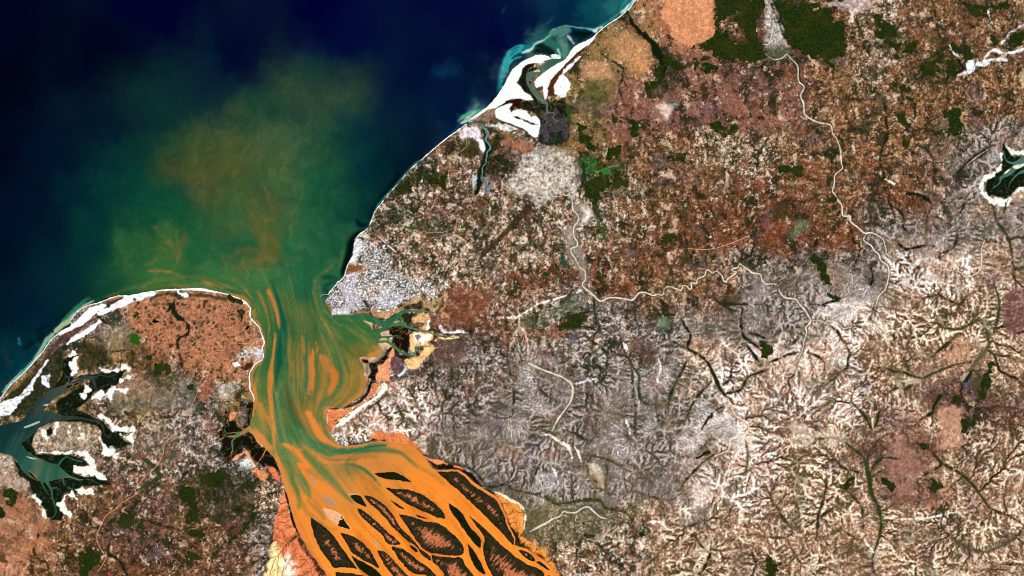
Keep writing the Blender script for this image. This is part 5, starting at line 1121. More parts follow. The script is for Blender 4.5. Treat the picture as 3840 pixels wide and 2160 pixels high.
F_((186, 116, 50), .9, 12, 'E5', "420,400,40 500,470,60 540,560,70 600,640,64 620,740,60 590,820,46 560,900,36 535,970,14")
F_((204, 112, 40), .85, 8, 'E5', "560,540,30 620,620,50 640,710,46 610,800,40 570,880,26")
F_((150, 114, 52), .7, 14, 'E5', "400,480,40 430,640,44 440,780,40 420,900,30 380,1000,30")
for k_, s_ in enumerate(("430,560,6 600,640,10 800,720,12 1000,780,12 1150,800,8", "440,600,6 640,740,12 860,880,14 1060,960,14 1220,1000,10", "430,640,6 620,820,12 800,1000,16 960,1140,18 1080,1240,14", "410,650,6 560,860,12 700,1060,16 820,1240,20 900,1400,16", "390,660,6 500,880,10 600,1100,14 680,1300,18 720,1440,14", "370,650,6 430,880,10 500,1120,12 560,1340,14", "420,620,5 640,780,10 900,960,12 1120,1100,12 1240,1200,10")):
    F_(((34, 92, 50), (92, 116, 56))[k_ % 2], .6, 7, 'E4', ' '.join(','.join(str(float(v_) + (560 if i_ == 0 else 560 if i_ == 1 else 0) * (1 if i_ < 2 else 1) - (440 if i_ == 0 else 0)) for i_, v_ in enumerate(t_.split(','))) for t_ in s_.split()))
F_((16, 96, 66), .9, 7, 'E5', "200,60,20 195,200,12 195,330,11 190,450,14 200,600,18 195,750,18 180,850,12")
F_((60, 116, 66), .7, 10, 'E5', "540,220,14 560,380,16 565,480,18 555,560,8")
F_((40, 104, 60), .8, 18, 'E5', "640,360,20 690,520,30 720,680,40 700,800,40 640,920,34 560,1000,30 470,1060,30 400,1150,28 370,1280,24 380,1400,20 |E7 1620,640,20 1650,760,14 1700,880,10")
F_((50, 82, 44), .6, 20, 'E5', "640,90,20 760,220,26 870,340,24 980,400,14")
F_((40, 104, 60), .6, 18, 'E5', "420,0,20 500,100,20 620,240,20 700,360,20 760,500,20")
F_((154, 124, 54), .7, 26, 'E5', "900,500,60 960,640,70 950,800,80 850,950,70 700,1060,50")
F_((200, 128, 56), .8, 16, 'E5', "1120,370,14 1230,350,30 1290,290,30 1280,220,20"); F_((206, 130, 62), .8, 10, 'E5', "1030,480,16 1050,600,16 1050,700,14 1090,780,14 1060,880,20 1000,970,18 880,1060,18 750,1120,16 600,1150,16 500,1190,18 480,1300,18")
F_((30, 104, 74), .95, 5, 'E4', "880,1160,26 1050,1140,24 1160,1180,30 1300,1240,36 1400,1240,30 1500,1190,32 1580,1130,28 1640,1075,20 1750,1065,18 1900,1070,15")
F_((150, 122, 54), .7, 30, 'E5', "900,470,50 980,640,60 980,800,60 900,930,50 760,1040,40 620,1110,26"); F_((184, 126, 56), .75, 16, 'E5', "1040,560,20 1040,700,30 1040,840,30 960,960,30 820,1060,24 640,1130,20"); F_((206, 128, 52), .8, 12, 'E5', "1130,390,20 1220,360,34 1290,300,30"); F_((176, 130, 60), .7, 14, 'E5', "1200,250,24 1260,320,24 1180,380,20")
F_((66, 122, 74), .9, 8, 'E4', "1430,1300,20 1520,1265,20 1620,1270,24 1700,1300,18 1800,1330,14 1950,1360,14 2080,1400,14 |E5 2160,80,10 2350,95,9 2576,60,9")
F_((62, 134, 80), .9, 6, 'E5', "1390,165,16 1450,190,20 1530,250,22 1600,310,18 1700,360,16 1770,385,16 1820,360,14 1830,290,13 1870,250,10 1960,230,8")
F_((200, 122, 52), .8, 8, 'E6', "760,500,4 800,650,6 860,720,8 890,830,10 925,960,14 920,1060,14 930,1180,10 880,1260,14 800,1330,18 760,1400,18 |E7 570,60,22 580,200,20 620,320,14 620,440,8 605,520,8 590,640,8")
F_((196, 128, 56), .7, 10, 'E6', "380,250,8 470,270,20 560,290,24 640,330,16 700,400,8"); F_((178, 118, 52), .75, 8, 'E6', "0,70,12 70,90,14 150,110,8"); F_((150, 116, 54), .6, 10, 'E6', "260,90,8 350,130,8 420,170,8")
F_((148, 112, 52), .6, 9, 'E6', "640,180,8 700,270,10 720,350,8"); F_((20, 82, 50), .6, 10, 'E6', "380,190,10 520,220,14 640,270,12 720,360,8 750,470,10")
F_((96, 104, 54), .6, 16, 'E6', "1130,100,14 1200,260,24 1240,420,30 1290,560,30 1310,680,20"); F_((22, 92, 66), .6, 14, 'E6', "1460,40,20 1470,200,22 1480,330,16"); F_((26, 92, 60), .7, 10, 'E6', "1620,200,10 1660,360,16 1670,500,16 1700,640,20 1690,800,26")
F_((108, 104, 54), .6, 14, 'E6', "1680,60,16 1660,200,14 1700,380,12"); F_((40, 96, 56), .6, 16, 'E6', "1700,440,16 1800,560,20 1950,640,20 2150,680,22 2350,700,20")
F_((180, 108, 46), .85, 6, 'E6', "1840,370,5 1880,410,8 1920,450,7 1930,540,5"); F_((4, 40, 40), .8, 20, 'E6', "1830,180,22 1870,220,26 1840,270,14")
# lower estuary
F_((46, 106, 66), .9, 10, 'E7', "920,250,24 930,400,22 950,560,26 980,700,30 1000,850,34 1030,1000,40 1060,1150,40 1110,1300,36 1180,1448,34 |C 620,330,20 690,470,16 720,600,10")
F_((90, 132, 80), .7, 10, 'E7', "950,300,20 980,500,20 1010,700,16 1050,900,26 1110,1100,36 1200,1250,40 1280,1400,40 |C 740,360,26 800,470,12")
F_((80, 84, 44), .8, 18, 'E7', "1080,200,24 1130,400,40 1200,600,48 1280,760,40 1360,880,20")
F_((30, 104, 64), .95, 10, 'E7', "1120,540,10 1180,680,20 1260,820,30 1360,950,46 1480,1060,50 1620,1120,46 1760,1170,36 1900,1190,26 2040,1180,20 2200,1130,24 2400,1090,30 2576,1080,30")
F_((60, 118, 72), .85, 12, 'E7', "1300,860,20 1420,1020,46 1560,1150,60 1700,1230,60 1850,1290,50 |C 900,60,24 1050,110,24 1240,110,22 1400,160,22 1520,240,22 1600,320,20 1660,390,10")
F_((22, 96, 54), .8, 8, 'C', "1180,60,8 1300,120,12 1420,170,14 1520,230,12 1600,320,9")
F_((50, 108, 66), .85, 10, 'E7', "1880,1170,16 2060,1190,20 2300,1170,26 2576,1150,36 |C 1890,-10,26 1960,40,22 2040,110,16 2090,170,8")
F_((238, 134, 50), .95, 12, 'E7', "1060,1060,10 1180,1120,30 1300,1240,40 1440,1360,50 |C 700,160,36 820,280,40 920,380,40 1050,480,40"); F_((234, 132, 52), .9, 12, 'E7', "1420,600,30 1500,740,36 1560,880,40 1640,980,30 1760,1050,22 1900,1095,14 2100,1100,10 2300,1060,10")
F_((196, 124, 54), .8, 12, 'E7', "1500,1180,10 1700,1260,20 1900,1260,30 2150,1240,40 2400,1220,36"); F_((222, 128, 54), .8, 10, 'E7', "1560,1270,10 1760,1340,26 2000,1330,30 2300,1330,50"); F_((176, 96, 40), .6, 14, 'E7', "2050,1260,10 2250,1230,16 2450,1250,12")
F_((184, 124, 58), .8, 12, 'E7', "700,460,18 760,600,30 820,700,30 860,780,20"); F_((218, 138, 66), .85, 14, 'E7', "600,860,20 700,960,40 780,1060,40 860,1120,30"); F_((216, 132, 60), .85, 8, 'E7', "890,800,8 905,1000,10 930,1180,12 980,1330,16 1020,1448,20")
F_((236, 134, 52), .9, 10, 'C', "440,60,14 490,220,20 530,380,28 570,520,34 610,680,44 680,840,60 760,1000,70 860,1160,70 960,1320,70 1080,1449,70")
F_((92, 118, 58), .75, 8, 'C', "500,60,14 590,240,22 650,380,26 690,520,24 700,640,16"); F_((58, 116, 62), .85, 10, 'C', "560,0,20 640,160,34 720,290,40 790,420,30 830,520,12"); F_((150, 124, 54), .6, 12, 'C', "700,520,20 780,680,26 850,760,12")
F_((70, 116, 62), .85, 9, 'C', "760,-20,30 870,110,40 1000,230,44 1120,360,36 1230,480,26 1330,590,10"); F_((88, 114, 56), .6, 8, 'C', "800,560,8 880,640,10 960,720,12 1000,780,8"); F_((96, 112, 56), .55, 8, 'C', "830,700,8 930,800,10 1040,880,12 1140,900,10")
F_((210, 126, 52), .7, 14, 'C', "880,480,20 960,540,20 1040,640,20"); F_((172, 110, 54), .6, 10, 'C', "880,560,18 930,620,22 960,700,14"); F_((126, 122, 58), .5, 8, 'C', "860,960,8 900,1090,14 970,1220,16 1060,1340,12")
F_((150, 124, 60), .6, 10, 'D', "150,100,16 260,180,20 380,250,20 520,360,16"); F_((190, 130, 58), .5, 10, 'D', "680,600,10 770,690,16 830,780,12"); F_((200, 132, 54), .5, 12, 'C', "1300,700,10 1420,860,12 1540,970,10")
# outer plume: fronts and rips
F_((96, 84, 34), .45, 34, 'H', "340,200,50 460,230,60 560,290,40 640,230,40 700,180,40"); F_((2, 62, 58), .75, 12, 'H', "190,400,8 260,360,12 350,318,14 440,304,12 540,300,6"); F_((4, 66, 56), .6, 10, 'H', "590,325,6 640,280,9 690,240,8")
F_((8, 72, 52), .6, 40, 'H', "260,420,40 400,380,50 520,400,50"); F_((100, 84, 38), .5, 40, 'H', "640,540,40 760,500,60 880,480,60 960,430,40"); F_((128, 84, 36), .8, 5, 'H', "875,275,2 900,330,3 930,395,4 940,440,4")
F_((6, 68, 56), .75, 8, 'H', "935,395,3 990,374,9 1060,370,9 1130,380,8 1180,395,5"); F_((0, 70, 60), .5, 14, 'H', "860,280,8 880,340,10 910,390,6"); F_((130, 88, 38), .7, 8, 'H', "700,690,5 760,664,7 820,660,7 850,670,5"); F_((120, 84, 38), .5, 12, 'H', "660,700,6 690,745,10 760,740,20 840,720,20 900,735,8")
F_((6, 66, 42), .7, 12, 'H', "650,640,6 720,618,10 800,622,10 850,640,6"); F_((4, 66, 44), .6, 10, 'H', "740,680,5 800,674,9 860,690,9"); F_((4, 64, 52), .7, 9, 'H', "850,736,4 910,742,9 980,740,8"); F_((120, 110, 52), .55, 8, 'H', "270,530,3 330,590,5 380,640,6 400,700,5"); F_((120, 84, 40), .6, 8, 'H', "390,690,4 415,640,6 440,570,4")
F_((0, 40, 54), .8, 16, 'E3', "560,80,16 620,200,26 680,290,36 720,380,26 740,470,14"); F_((0, 12, 36), .95, 10, 'E3', "550,900,10 590,960,40 660,980,24 720,960,10"); F_((2, 20, 14), .95, 20, 'E3', "690,1050,8 590,1085,22 500,1160,44 455,1260,48 440,1360,44 425,1448,36 |E4 860,60,50 845,180,52 795,320,48 750,440,38 735,520,22")
F_((0, 14, 24), .9, 24, 'E3', "1180,230,30 1090,360,40 960,520,44 880,640,40 800,760,34 760,860,24"); F_((70, 112, 40), .6, 14, 'E4', "740,160,10 720,320,14 690,420,10"); F_((4, 54, 46), .7, 16, 'E4', "440,560,30 560,560,40 640,600,20 480,680,30"); F_((92, 104, 46), .6, 12, 'E4', "360,560,14 430,500,18 560,400,14")
F_((80, 96, 44), .45, 30, 'G', "820,250,14 900,290,30 1000,260,16"); F_((0, 40, 50), .7, 16, 'G', "960,330,8 1010,350,18 1050,400,20 1040,500,14"); F_((30, 70, 42), .5, 40, 'G', "350,250,14 430,290,26 520,350,30")
F_((150, 108, 48), .75, 7, 'A', "1500,40,6 1700,50,6 1840,110,5"); F_((120, 104, 44), .6, 10, 'A', "1400,230,8 1560,210,10 1700,190,12 1900,195,8"); F_((170, 112, 50), .7, 8, 'A', "2040,150,4 2100,170,10 2250,215,8"); F_((110, 110, 48), .5, 14, 'A', "1500,160,10 1640,140,14 1900,100,16 2200,150,14"); F_((14, 62, 40), .6, 14, 'A', "1180,190,12 1350,160,18 1500,130,16")
F_((18, 64, 38), .6, 14, 'A', "860,330,14 950,330,22 1080,300,20 1200,260,16"); F_((70, 76, 30), .6, 8, 'A', "1070,310,6 1140,285,8 1200,270,6")
# shoals and surf of the open coast
TQ, TB = (46, 176, 178), (120, 220, 205)
F_((24, 120, 130), .8, 14, 'E1', "430,1440,10 450,1300,26 490,1100,44 560,920,60 640,800,60 760,740,60 880,740,50 1000,660,40")
for s in ("455,1380,5 462,1200,6 490,1040,7 530,900,8 590,790,8 690,700,8 800,685,7 900,685,5", "480,1330,5 490,1180,6 520,1030,7 560,900,8 620,800,9 700,740,9 800,715,8", "520,1150,6 545,1040,9 590,920,12 660,820,14 760,760,12", "560,1080,8 600,960,12 680,880,12 780,850,10"):
    F_(TQ, .9, 4, 'E1', s)
F_((190, 240, 225), .95, 5, 'E1', "800,790,8 870,765,14 930,735,10 990,660,9 1060,625,12 1130,600,10"); F_((120, 214, 198), .9, 6, 'E1', "1130,590,6 1210,525,10 1230,470,8 1320,420,6 1420,390,7 1520,395,7 1640,415,7 1760,425,9 1850,450,12 1910,450,16")
F_((78, 130, 116), .9, 12, 'E1', "1240,500,40 1340,470,50 1420,440,46 1490,450,30 1380,540,50 1400,620,50 1440,720,50 1420,820,40"); F_((40, 100, 92), .8, 8, 'E1', "1340,580,20 1420,560,30 1440,640,20")
F_((8, 18, 16), .95, 10, 'E1', "1000,690,20 1080,690,44 1160,740,50 1240,790,44 1040,760,40 960,790,20"); F_((4, 16, 16), .95, 9, 'E1', "1580,480,24 1640,520,50 1700,520,50 1780,500,34 1860,490,14 1640,600,30"); F_((220, 226, 210), .9, 6, 'E1', "1480,540,10 1520,590,14 1560,650,8"); F_((70, 66, 50), .7, 8, 'E1', "900,840,10 960,800,12 860,860,10")
F_((200, 236, 220), .9, 6, 'E1', "1240,840,16 1300,850,26 1360,830,16 1330,740,14"); F_((30, 30, 40), .7, 10, 'E1', "1250,570,22 1290,600,14"); F_((16, 90, 92), .75, 16, 'E1', "1130,500,20 1060,560,26 960,600,30 860,640,24"); F_((8, 60, 70), .7, 24, 'E1', "1560,340,20 1740,360,30 1900,360,34 2060,310,34 2200,220,40 2300,110,40")
F_((40, 140, 132), .8, 10, 'E1', "1930,420,8 2060,340,10 2180,250,12 2260,170,12 2300,80,16 2360,0,18"); F_((190, 236, 216), .95, 5, 'E1', "2270,200,8 2330,150,18 2380,90,16 2430,40,10 2470,0,8"); F_((220, 240, 230), .9, 4, 'E1', "1860,460,8 1900,470,14 1920,430,8 1990,410,8")
F_((18, 78, 86), .7, 10, 'E1', "1100,440,8 1140,360,9 1220,310,10 1250,260,8"); F_((14, 60, 84), .6, 10, 'E1', "500,200,8 520,130,10 540,110,6"); F_((10, 44, 76), .45, 12, 'E1', "1180,110,10 1220,20,10"); F_((16, 70, 100), .55, 8, 'G', "1240,205,8 1262,197,12 1282,195,7")
F_((30, 110, 104), .8, 9, 'E2', "915,220,10 930,100,14 945,0,18"); F_((80, 170, 146), .85, 8, 'E2', "330,600,14 380,560,24 440,540,36 500,500,34 600,470,20 680,440,12"); F_((226, 238, 205), .9, 5, 'E2', "360,645,8 430,620,14 480,600,12 460,560,10"); F_((150, 206, 170), .8, 6, 'E2', "400,620,14 500,540,12 560,480,8"); F_((10, 74, 90), .7, 12, 'E2', "310,520,10 330,640,14 300,720,14 200,800,12"); F_((0, 8, 26), .75, 24, 'E2', "800,330,20 880,230,22 930,150,14")
F_((40, 130, 116), .8, 6, 'E3', "1500,0,9 1380,100,9 1220,280,9 1090,430,9 990,530,9 860,690,9 805,790,9")
F_((8, 70, 76), .6, 14, 'A', "360,740,20 400,840,24 300,960,20 200,1070,16"); F_((110, 190, 168), .85, 6, 'A', "30,1260,5 120,1160,7 260,1030,10 350,930,12 420,830,14 470,740,14 520,680,12"); F_((160, 200, 160), .85, 6, 'A', "560,640,10 640,570,18 690,550,14 730,480,12 790,430,10 860,380,10 930,350,6"); F_((60, 150, 110), .7, 10, 'A', "640,540,14 740,440,22 840,360,24 900,320,14"); F_((40, 130, 130), .7, 8, 'A', "190,720,5 205,780,8 180,760,6")
F_((2, 14, 12), .95, 16, 'E3', "590,1085,20 510,1160,36 465,1260,38 445,1360,34 430,1448,28 |E4 862,60,40 850,180,42 800,320,38 755,440,30 738,520,16")
F_((4, 20, 16), .75, 12, 'A', "240,830,20 330,760,26 430,700,22 380,650,20 480,600,14"); F_((4, 22, 18), .7, 10, 'A', "560,540,16 640,490,16 720,420,12"); F_((0, 50, 60), .5, 30, 'A', "60,900,30 180,850,40 200,980,30"); F_((50, 60, 20), .35, 30, 'A', "40,850,20 80,960,24")

# flow field from the filaments
pos, dirs = [], []
for l, c, k, s in STREAM:
    if l[:, 1].mean() < 1010:
        continue
    q = spline(l, 14)
    t = np.gradient(q[:, :2], axis=0); t /= np.hypot(t[:, 0], t[:, 1])[:, None] + 1e-6
    t[t[:, 1] > 0] *= -1            # northward
    pos.append(q[:, :2]); dirs.append(t)
for x, y, dx, dy in ((300, 200, .25, -1), (900, 200, .1, -1), (1500, 200, .1, -1), (100, 700, -.5, -.8), (700, 500, -.35, -1), (1000, 500, .05, -1), (1250, 500, .25, -1), (600, 850, -.6, -.8), (900, 850, -.1, -1), (1150, 850, .1, -1), (350, 950, -.9, -.5), (1100, 650, .05, -1), (800, 650, -.3, -1)):
    pos += [np.array([[x, y]])] * 4; dirs += [np.array([[dx, dy]]) / math.hypot(dx, dy)] * 4
pos = np.vstack(pos); dirs = np.vstack(dirs)
sel = np.random.default_rng(2).permutation(len(pos))[:700]
VF = idw(pos[sel, 0], pos[sel, 1], dirs[sel], 3.0)
VF /= np.hypot(VF[..., 0], VF[..., 1])[..., None] + 1e-6


def lic(g, seed, reach, size):
    """noise smeared along the current"""
    acc = np.zeros(g.X.shape, dtype=np.float32); n = 0
    base = np.random.default_rng(seed).standard_normal((g.H, g.W)).astype(np.float32)
    base = boxblur(base, size) if size else base
    base /= base.std()
    u = np.arange(g.W, dtype=np.float32); v = np.arange(g.H, dtype=np.float32)
    for sg in (1, -1):
        x, y = g.X.astype(np.float64).copy(), g.Y.astype(np.float64).copy()
        for s in range(reach):
            d = VFg if s == 0 else gc.sample(VF, x, y)
            x += sg * 4.0 * d[..., 0]; y += sg * 4.0 * d[..., 1]
            i = np.clip(np.searchsorted(g.xs, x.ravel()).reshape(x.shape), 0, g.W - 1); j = np.clip(np.searchsorted(g.ys, y.ravel()).reshape(y.shape), 0, g.H - 1)
            acc += base[j, i]; n += 1
    acc /= acc.std()
    return acc


LG = Grid(np.arange(-60, 2500, 4.8), np.arange(-60, 2260, 4.8))
VFg = gc.sample(VF, LG.X, LG.Y)
L1 = LG.sample(lic(LG, 4, 22, 0), GW.X, GW.Y); L2 = LG.sample(lic(LG, 9, 30, 3), GW.X, GW.Y)
inf = ((GW.X > -60) & (GW.X < 2500) & (GW.Y > -60) & (GW.Y < 2260)).astype(np.float32)
_a = fbm(GW.X, GW.Y, 160, 3, seed=45); _b = fbm(GW.X, GW.Y, 160, 3, seed=46)
_wx = GW.X + 110 * _a + 30 * fbm(GW.X, GW.Y, 45, 2, seed=47); _wy = GW.Y * .26 + 70 * _b
W1 = fbm(_wx, _wy, 34, 5, .62, seed=48); W2 = fbm(_wx + 200, _wy, 110, 5, .6, seed=49)
est = sstep(960, 1130, GW.Y)
L1 = L1 * inf * (.25 + .75 * est) + (1 - est) * W1 / W1.std() * .55; L2 = L2 * inf * (.15 + .85 * est) + (1 - est) * W2 / W2.std() * .6
NWA = fbm(GW.X, GW.Y, 30, 3, seed=41)
for (l, c, k, s), wob in zip(STREAM, WOB):
    w, d = dist_line(GW, spline(l), s + 14)
    if d.size == 0:
        continue
    so = max(2.0, s)
    of = (1 - est[w]) * wob; ln = np.maximum(est[w], of)
    so = so * (1 + 1.2 * of)
    m = (sstep(-so, so, -d + (1.6 + 9 * of) * NWA[w] + 2.2 * ln * L1[w] * np.minimum(1, so / 3) + 2.2 * ln * L2[w]) * k)[..., None]
    WC[w] = WC[w] * (1 - m) + lin(c) * m
sed = (WC[..., 0] + WC[..., 1])
k = sstep(.02, .22, sed)
calm = .5 + .5 * sstep(930, 1120, GW.Y)
amt = (calm * np.clip(.17 * L2 + .20 * L1, -.6, .6))[..., None] * k[..., None]
WC = np.where(amt > 0, WC + (lin((188, 124, 52)) - WC) * amt * .8, WC + (lin((34, 92, 54)) - WC) * (-amt) * .5)
k2 = (sstep(.002, .05, sed) * (1 - k))[..., None]
WC *= 1 + (np.clip(.14 * L2 + .10 * L1, -.5, .5) * (.4 + .6 * calm))[..., None] * (.35 + .65 * k2)
# delta water is an even orange
dl = sstep(1900, 2060, GW.Y + .35 * (GW.X - 1300))[..., None] * (GW.X > 950)[..., None]
WC = WC * (1 - .7 * dl) + lin((245, 138, 44)) * .7 * dl
WC *= 1 + dl * (np.clip(.16 * L2 + .13 * L1, -.4, .15))[..., None] * np.array([.6, 1, 1.1])
bk = (sstep(-14, -1, SW) * (GW.Y > 1600) * (GW.X > 900) * .55)[..., None]
WC = WC * (1 - bk) + lin((206, 132, 74)) * bk
WC = np.clip(WC, .0003, .88)
zw = np.zeros(GW.X.shape, dtype=np.float32)
far_w = np.maximum(np.maximum(np.abs(GW.X - 1160) - 1400, 0), np.maximum(np.abs(GW.Y - 1080) - 1260, 0))
link('sea', grid_mesh('sea', GW, (slice(0, GW.H), slice(0, GW.W)), zw, WC, SW < 14, M_WATER), kind='structure', label="navy sea with green and orange sediment plume fanning from the estuary")
# inlet behind the right edge lies beyond the sea sheet
GI = Grid(np.arange(3700, 4030, 3.0), np.arange(500, 800, 3.0))
SI = land_sdf(GI)
ci = np.zeros(GI.X.shape + (3,)) + lin((70, 110, 96)); ci *= (1 + .12 * fbm(GI.X, GI.Y * .6, 18, 3, seed=51))[..., None]
link('inlet_water', grid_mesh('inlet_water', GI, (slice(0, GI.H), slice(0, GI.W)), np.zeros(GI.X.shape, np.float32), ci, SI < 9, M_WATER), kind='structure', label="grey green tidal inlet at the right edge")


# ------------------------------------------------------------------ islands
def island(sheet, s, core, label, idx):
    pl = loop_spline(P(sheet, s))
    x0, y0 = pl.min(0) - 8; x1, y1 = pl.max(0) + 8
    y1 = min(y1, 2260)
    st = 2.0 if max(x1 - x0, y1 - y0) > 60 else 1.0
    g = Grid(np.arange(x0, x1 + st, st), np.arange(y0, y1 + st, st))
    w, d = sdf_poly(g, pl, 200)
    full = np.full((g.H, g.W), -50.0, dtype=np.float32); full[w] = d; d = full + 1.0 * fbm(g.X, g.Y, 8, 2, seed=idx) + 2.2 * fbm(g.X, g.Y, 30, 3, seed=idx + 30) - .6
    ctr = pl.mean(0)
    u, sv, vt = np.linalg.svd(pl - ctr, full_matrices=False)
    ax = vt[0]
    U = (g.X - ctr[0]) * ax[0] + (g.Y - ctr[1]) * ax[1]; V = -(g.X - ctr[0]) * ax[1] + (g.Y - ctr[1]) * ax[0]
    vr = random.Random(idx); cf = vr.uniform(5, 12)
    comb = fbm(U + .35 * V * vr.uniform(-1, 1), V * vr.uniform(.12, .4), cf, 4, .65, seed=60 + idx)
    n1 = fbm(g.X, g.Y, 26, 4, .6, seed=90 + idx); n2 = fbm(g.X, g.Y, 8, 3, .6, seed=120 + idx)
    md = max(6.0, float(d.max()))
    rim = lin((190, 120, 70)); dark = lin((24, 30, 9)); olive = lin((50, 40, 17)); salmon = lin((200, 116, 74)); pale = lin((236, 176, 124)); brown = lin((88, 58, 28))
    rel = d / md
    if core == 2:      # sand island
        tip = sstep(.18, .42, (U * np.sign(ax[1]) / (np.abs(U[d > 0]).max())) * .8 + .25 * n1 + .1)
        colr = pale * (1 + .2 * n2 + .1 * n1)[..., None]
        can = (tip > .5) & (d > 1.5)
    elif core <= 0:
        colr = rim * np.ones(g.X.shape + (1,)) * (1 + .15 * n1)[..., None]
        can = d > .5 + .5 * n2
    else:
        thr = 1.02 - .84 * core
        q = rel + vr.uniform(.3, .6) * comb + vr.uniform(.2, .45) * n1 + vr.uniform(-.35, .35) * V / md + vr.uniform(-.06, .1)
        c = sstep(thr, thr + .22, q)
        c2 = sstep(thr + .08, thr + .45, q + .35 * n2)
        colr = (olive * (1 + .5 * n1 + .3 * n2)[..., None]) * (1 - c[..., None]) + (brown * (1 - c2[..., None]) + (salmon * (1 + .2 * n2)[..., None]) * c2[..., None]) * c[..., None]
        e = sstep(1.2, .3, d)[..., None]
        colr = colr * (1 - e) + rim * e
        band = 1.5 + 3.5 * (1 - core) + 4 * np.abs(n1)
        can = (d > .6) & (((d < band + 3 * comb + 2 * n2)) | ((c < .35) & (n2 + .9 * n1 > .12)))
        cr = np.abs(fbm(U, V * .7, 40, 3, .6, seed=150 + idx))       # creek threads lined with mangrove
        can |= (d > 2) & (cr < .03 + .02 * n2) & (c > .1)
    colr = np.clip(colr, .001, .88)
    z = np.where(d > 0, .004 + np.minimum(d, 6) * .0016 + .003 * n2, np.maximum(d, -5) * .004).astype(np.float32)
    gl = float(ground_z(ctr[0], ctr[1]))
    if gl > 0:
        z = z + gl + .004
    cx, cy = float(WX(ctr[0])), float(WY(ctr[1]))
    root = thing('mangrove_island' if core != 2 else 'sand_island', label, 'island', (cx, cy, 0), 'islands in the estuaries and lagoons')
    ww = (slice(0, g.H), slice(0, g.W))
    for nm, mesh in (('mudflat', grid_mesh('mudflat', g, ww, z, colr, d > -4.5, M_MUD)),
                     ('mangrove_canopy', grid_mesh('mangrove_canopy', g, ww, (np.where(can, z + .010 + .006 * n2, z - .004)).astype(np.float32),
                                                   np.clip((dark * (1 + .5 * n2 + .4 * n1)[..., None]) * (1 - .4 * sstep(.2, .8, n1)[..., None]) + olive * (.4 * sstep(.2, .8, n1)[..., None]), .001, .5),
                                                   boxblur(can.astype(np.float32), 1) > .34, M_CANOPY))):
        if mesh is None:
            continue
        co = np.empty(len(mesh.vertices) * 3, dtype=np.float32); mesh.vertices.foreach_get('co', co)
        co = co.reshape(-1, 3); co[:, 0] -= cx; co[:, 1] -= cy
        mesh.vertices.foreach_set('co', co.ravel()); mesh.update()
        link(nm, mesh, root)


for i, (sh, s, core, lab) in enumerate(ISL):
    island(sh, s, core, lab, i + 1)

for i, (sh, s, c, lab) in enumerate(BARS):
    pl = loop_spline(P(sh, s))
    x0, y0 = pl.min(0) - 5; x1, y1 = pl.max(0) + 5
    g = Grid(np.arange(x0, x1 + .8, .8), np.arange(y0, y1 + .8, .8))
    w, d = sdf_poly(g, pl, 60)
    full = np.full((g.H, g.W), -20.0, dtype=np.float32); full[w] = d; d = full + 1.0 * fbm(g.X, g.Y, 6, 3, seed=200 + i)
    z = np.clip(d, -4, 3).astype(np.float32) * .0012
    colr = np.clip(lin(c) * (1 + .3 * fbm(g.X, g.Y, 7, 3, seed=220 + i))[..., None], .001, .88)
    o = link('sandbar', grid_mesh('sandbar', g, (slice(0, g.H), slice(0, g.W)), z, colr, d > -2.5, M_MUD), label=lab, category='sandbar', group='sandbars showing above the water')

# ------------------------------------------------------------------ woods: canopy sheets standing over the ground
def canopy(name, polys, seed, thin=0.0):
    g = G
    mask = np.zeros((g.H, g.W), dtype=np.float32) - 99
    for p in polys:
        w, d = sdf_poly(g, p, 30)
        if d.size:
            mask[w] = np.maximum(mask[w], d)
    act = mask > -30
    jj = np.flatnonzero(act.any(1)); ii = np.flatnonzero(act.any(0))
    w = (slice(jj[0], jj[-1] + 1), slice(ii[0], ii[-1] + 1))
    d = mask[w] + 12 * N_R[w] + 8 * N_F[w] + 4 * N_G[w]
    gap = fbm(X[w], Y[w], 24, 4, .65, seed=seed)
    can = (d > 0) & ((gap < .42 - thin) | (d > 46)) & LAND[w]
    tex = fbm(X[w], Y[w], 9, 3, .7, seed=seed + 1)
    z = np.where(can, ZT[w] + .016 + .010 * tex, ZT[w] - .01).astype(np.float32)
    v = fbm(X[w], Y[w], 70, 3, seed=seed + 2)
    a = lin((34, 47, 14)) * (1 + .7 * tex + .2 * WHT[w])[..., None]
    t = sstep(-.1, .7, v + .3 * tex)[..., None] * .6
    c = np.clip(a * (1 - t) + lin((54, 56, 20)) * t, .001, .4)
    me = grid_mesh(name, g, w, z, c, boxblur(can.astype(np.float32), 1) > .3, M_CANOPY)
    return me


for i, (k, p, lab) in enumerate(WOODS):
    link('forest', canopy('forest', [p], 300 + 5 * i), kind='stuff', label=lab, category='forest')
for p in WOODLOTS + [q[1] for q in WOODS]:      # scrub thinning out round each wood
    pass
link('woodland', canopy('woodland', WOODLOTS, 420, .12), kind='stuff', label="scattered small dark green woods over the brown and grey land", category='woodland')


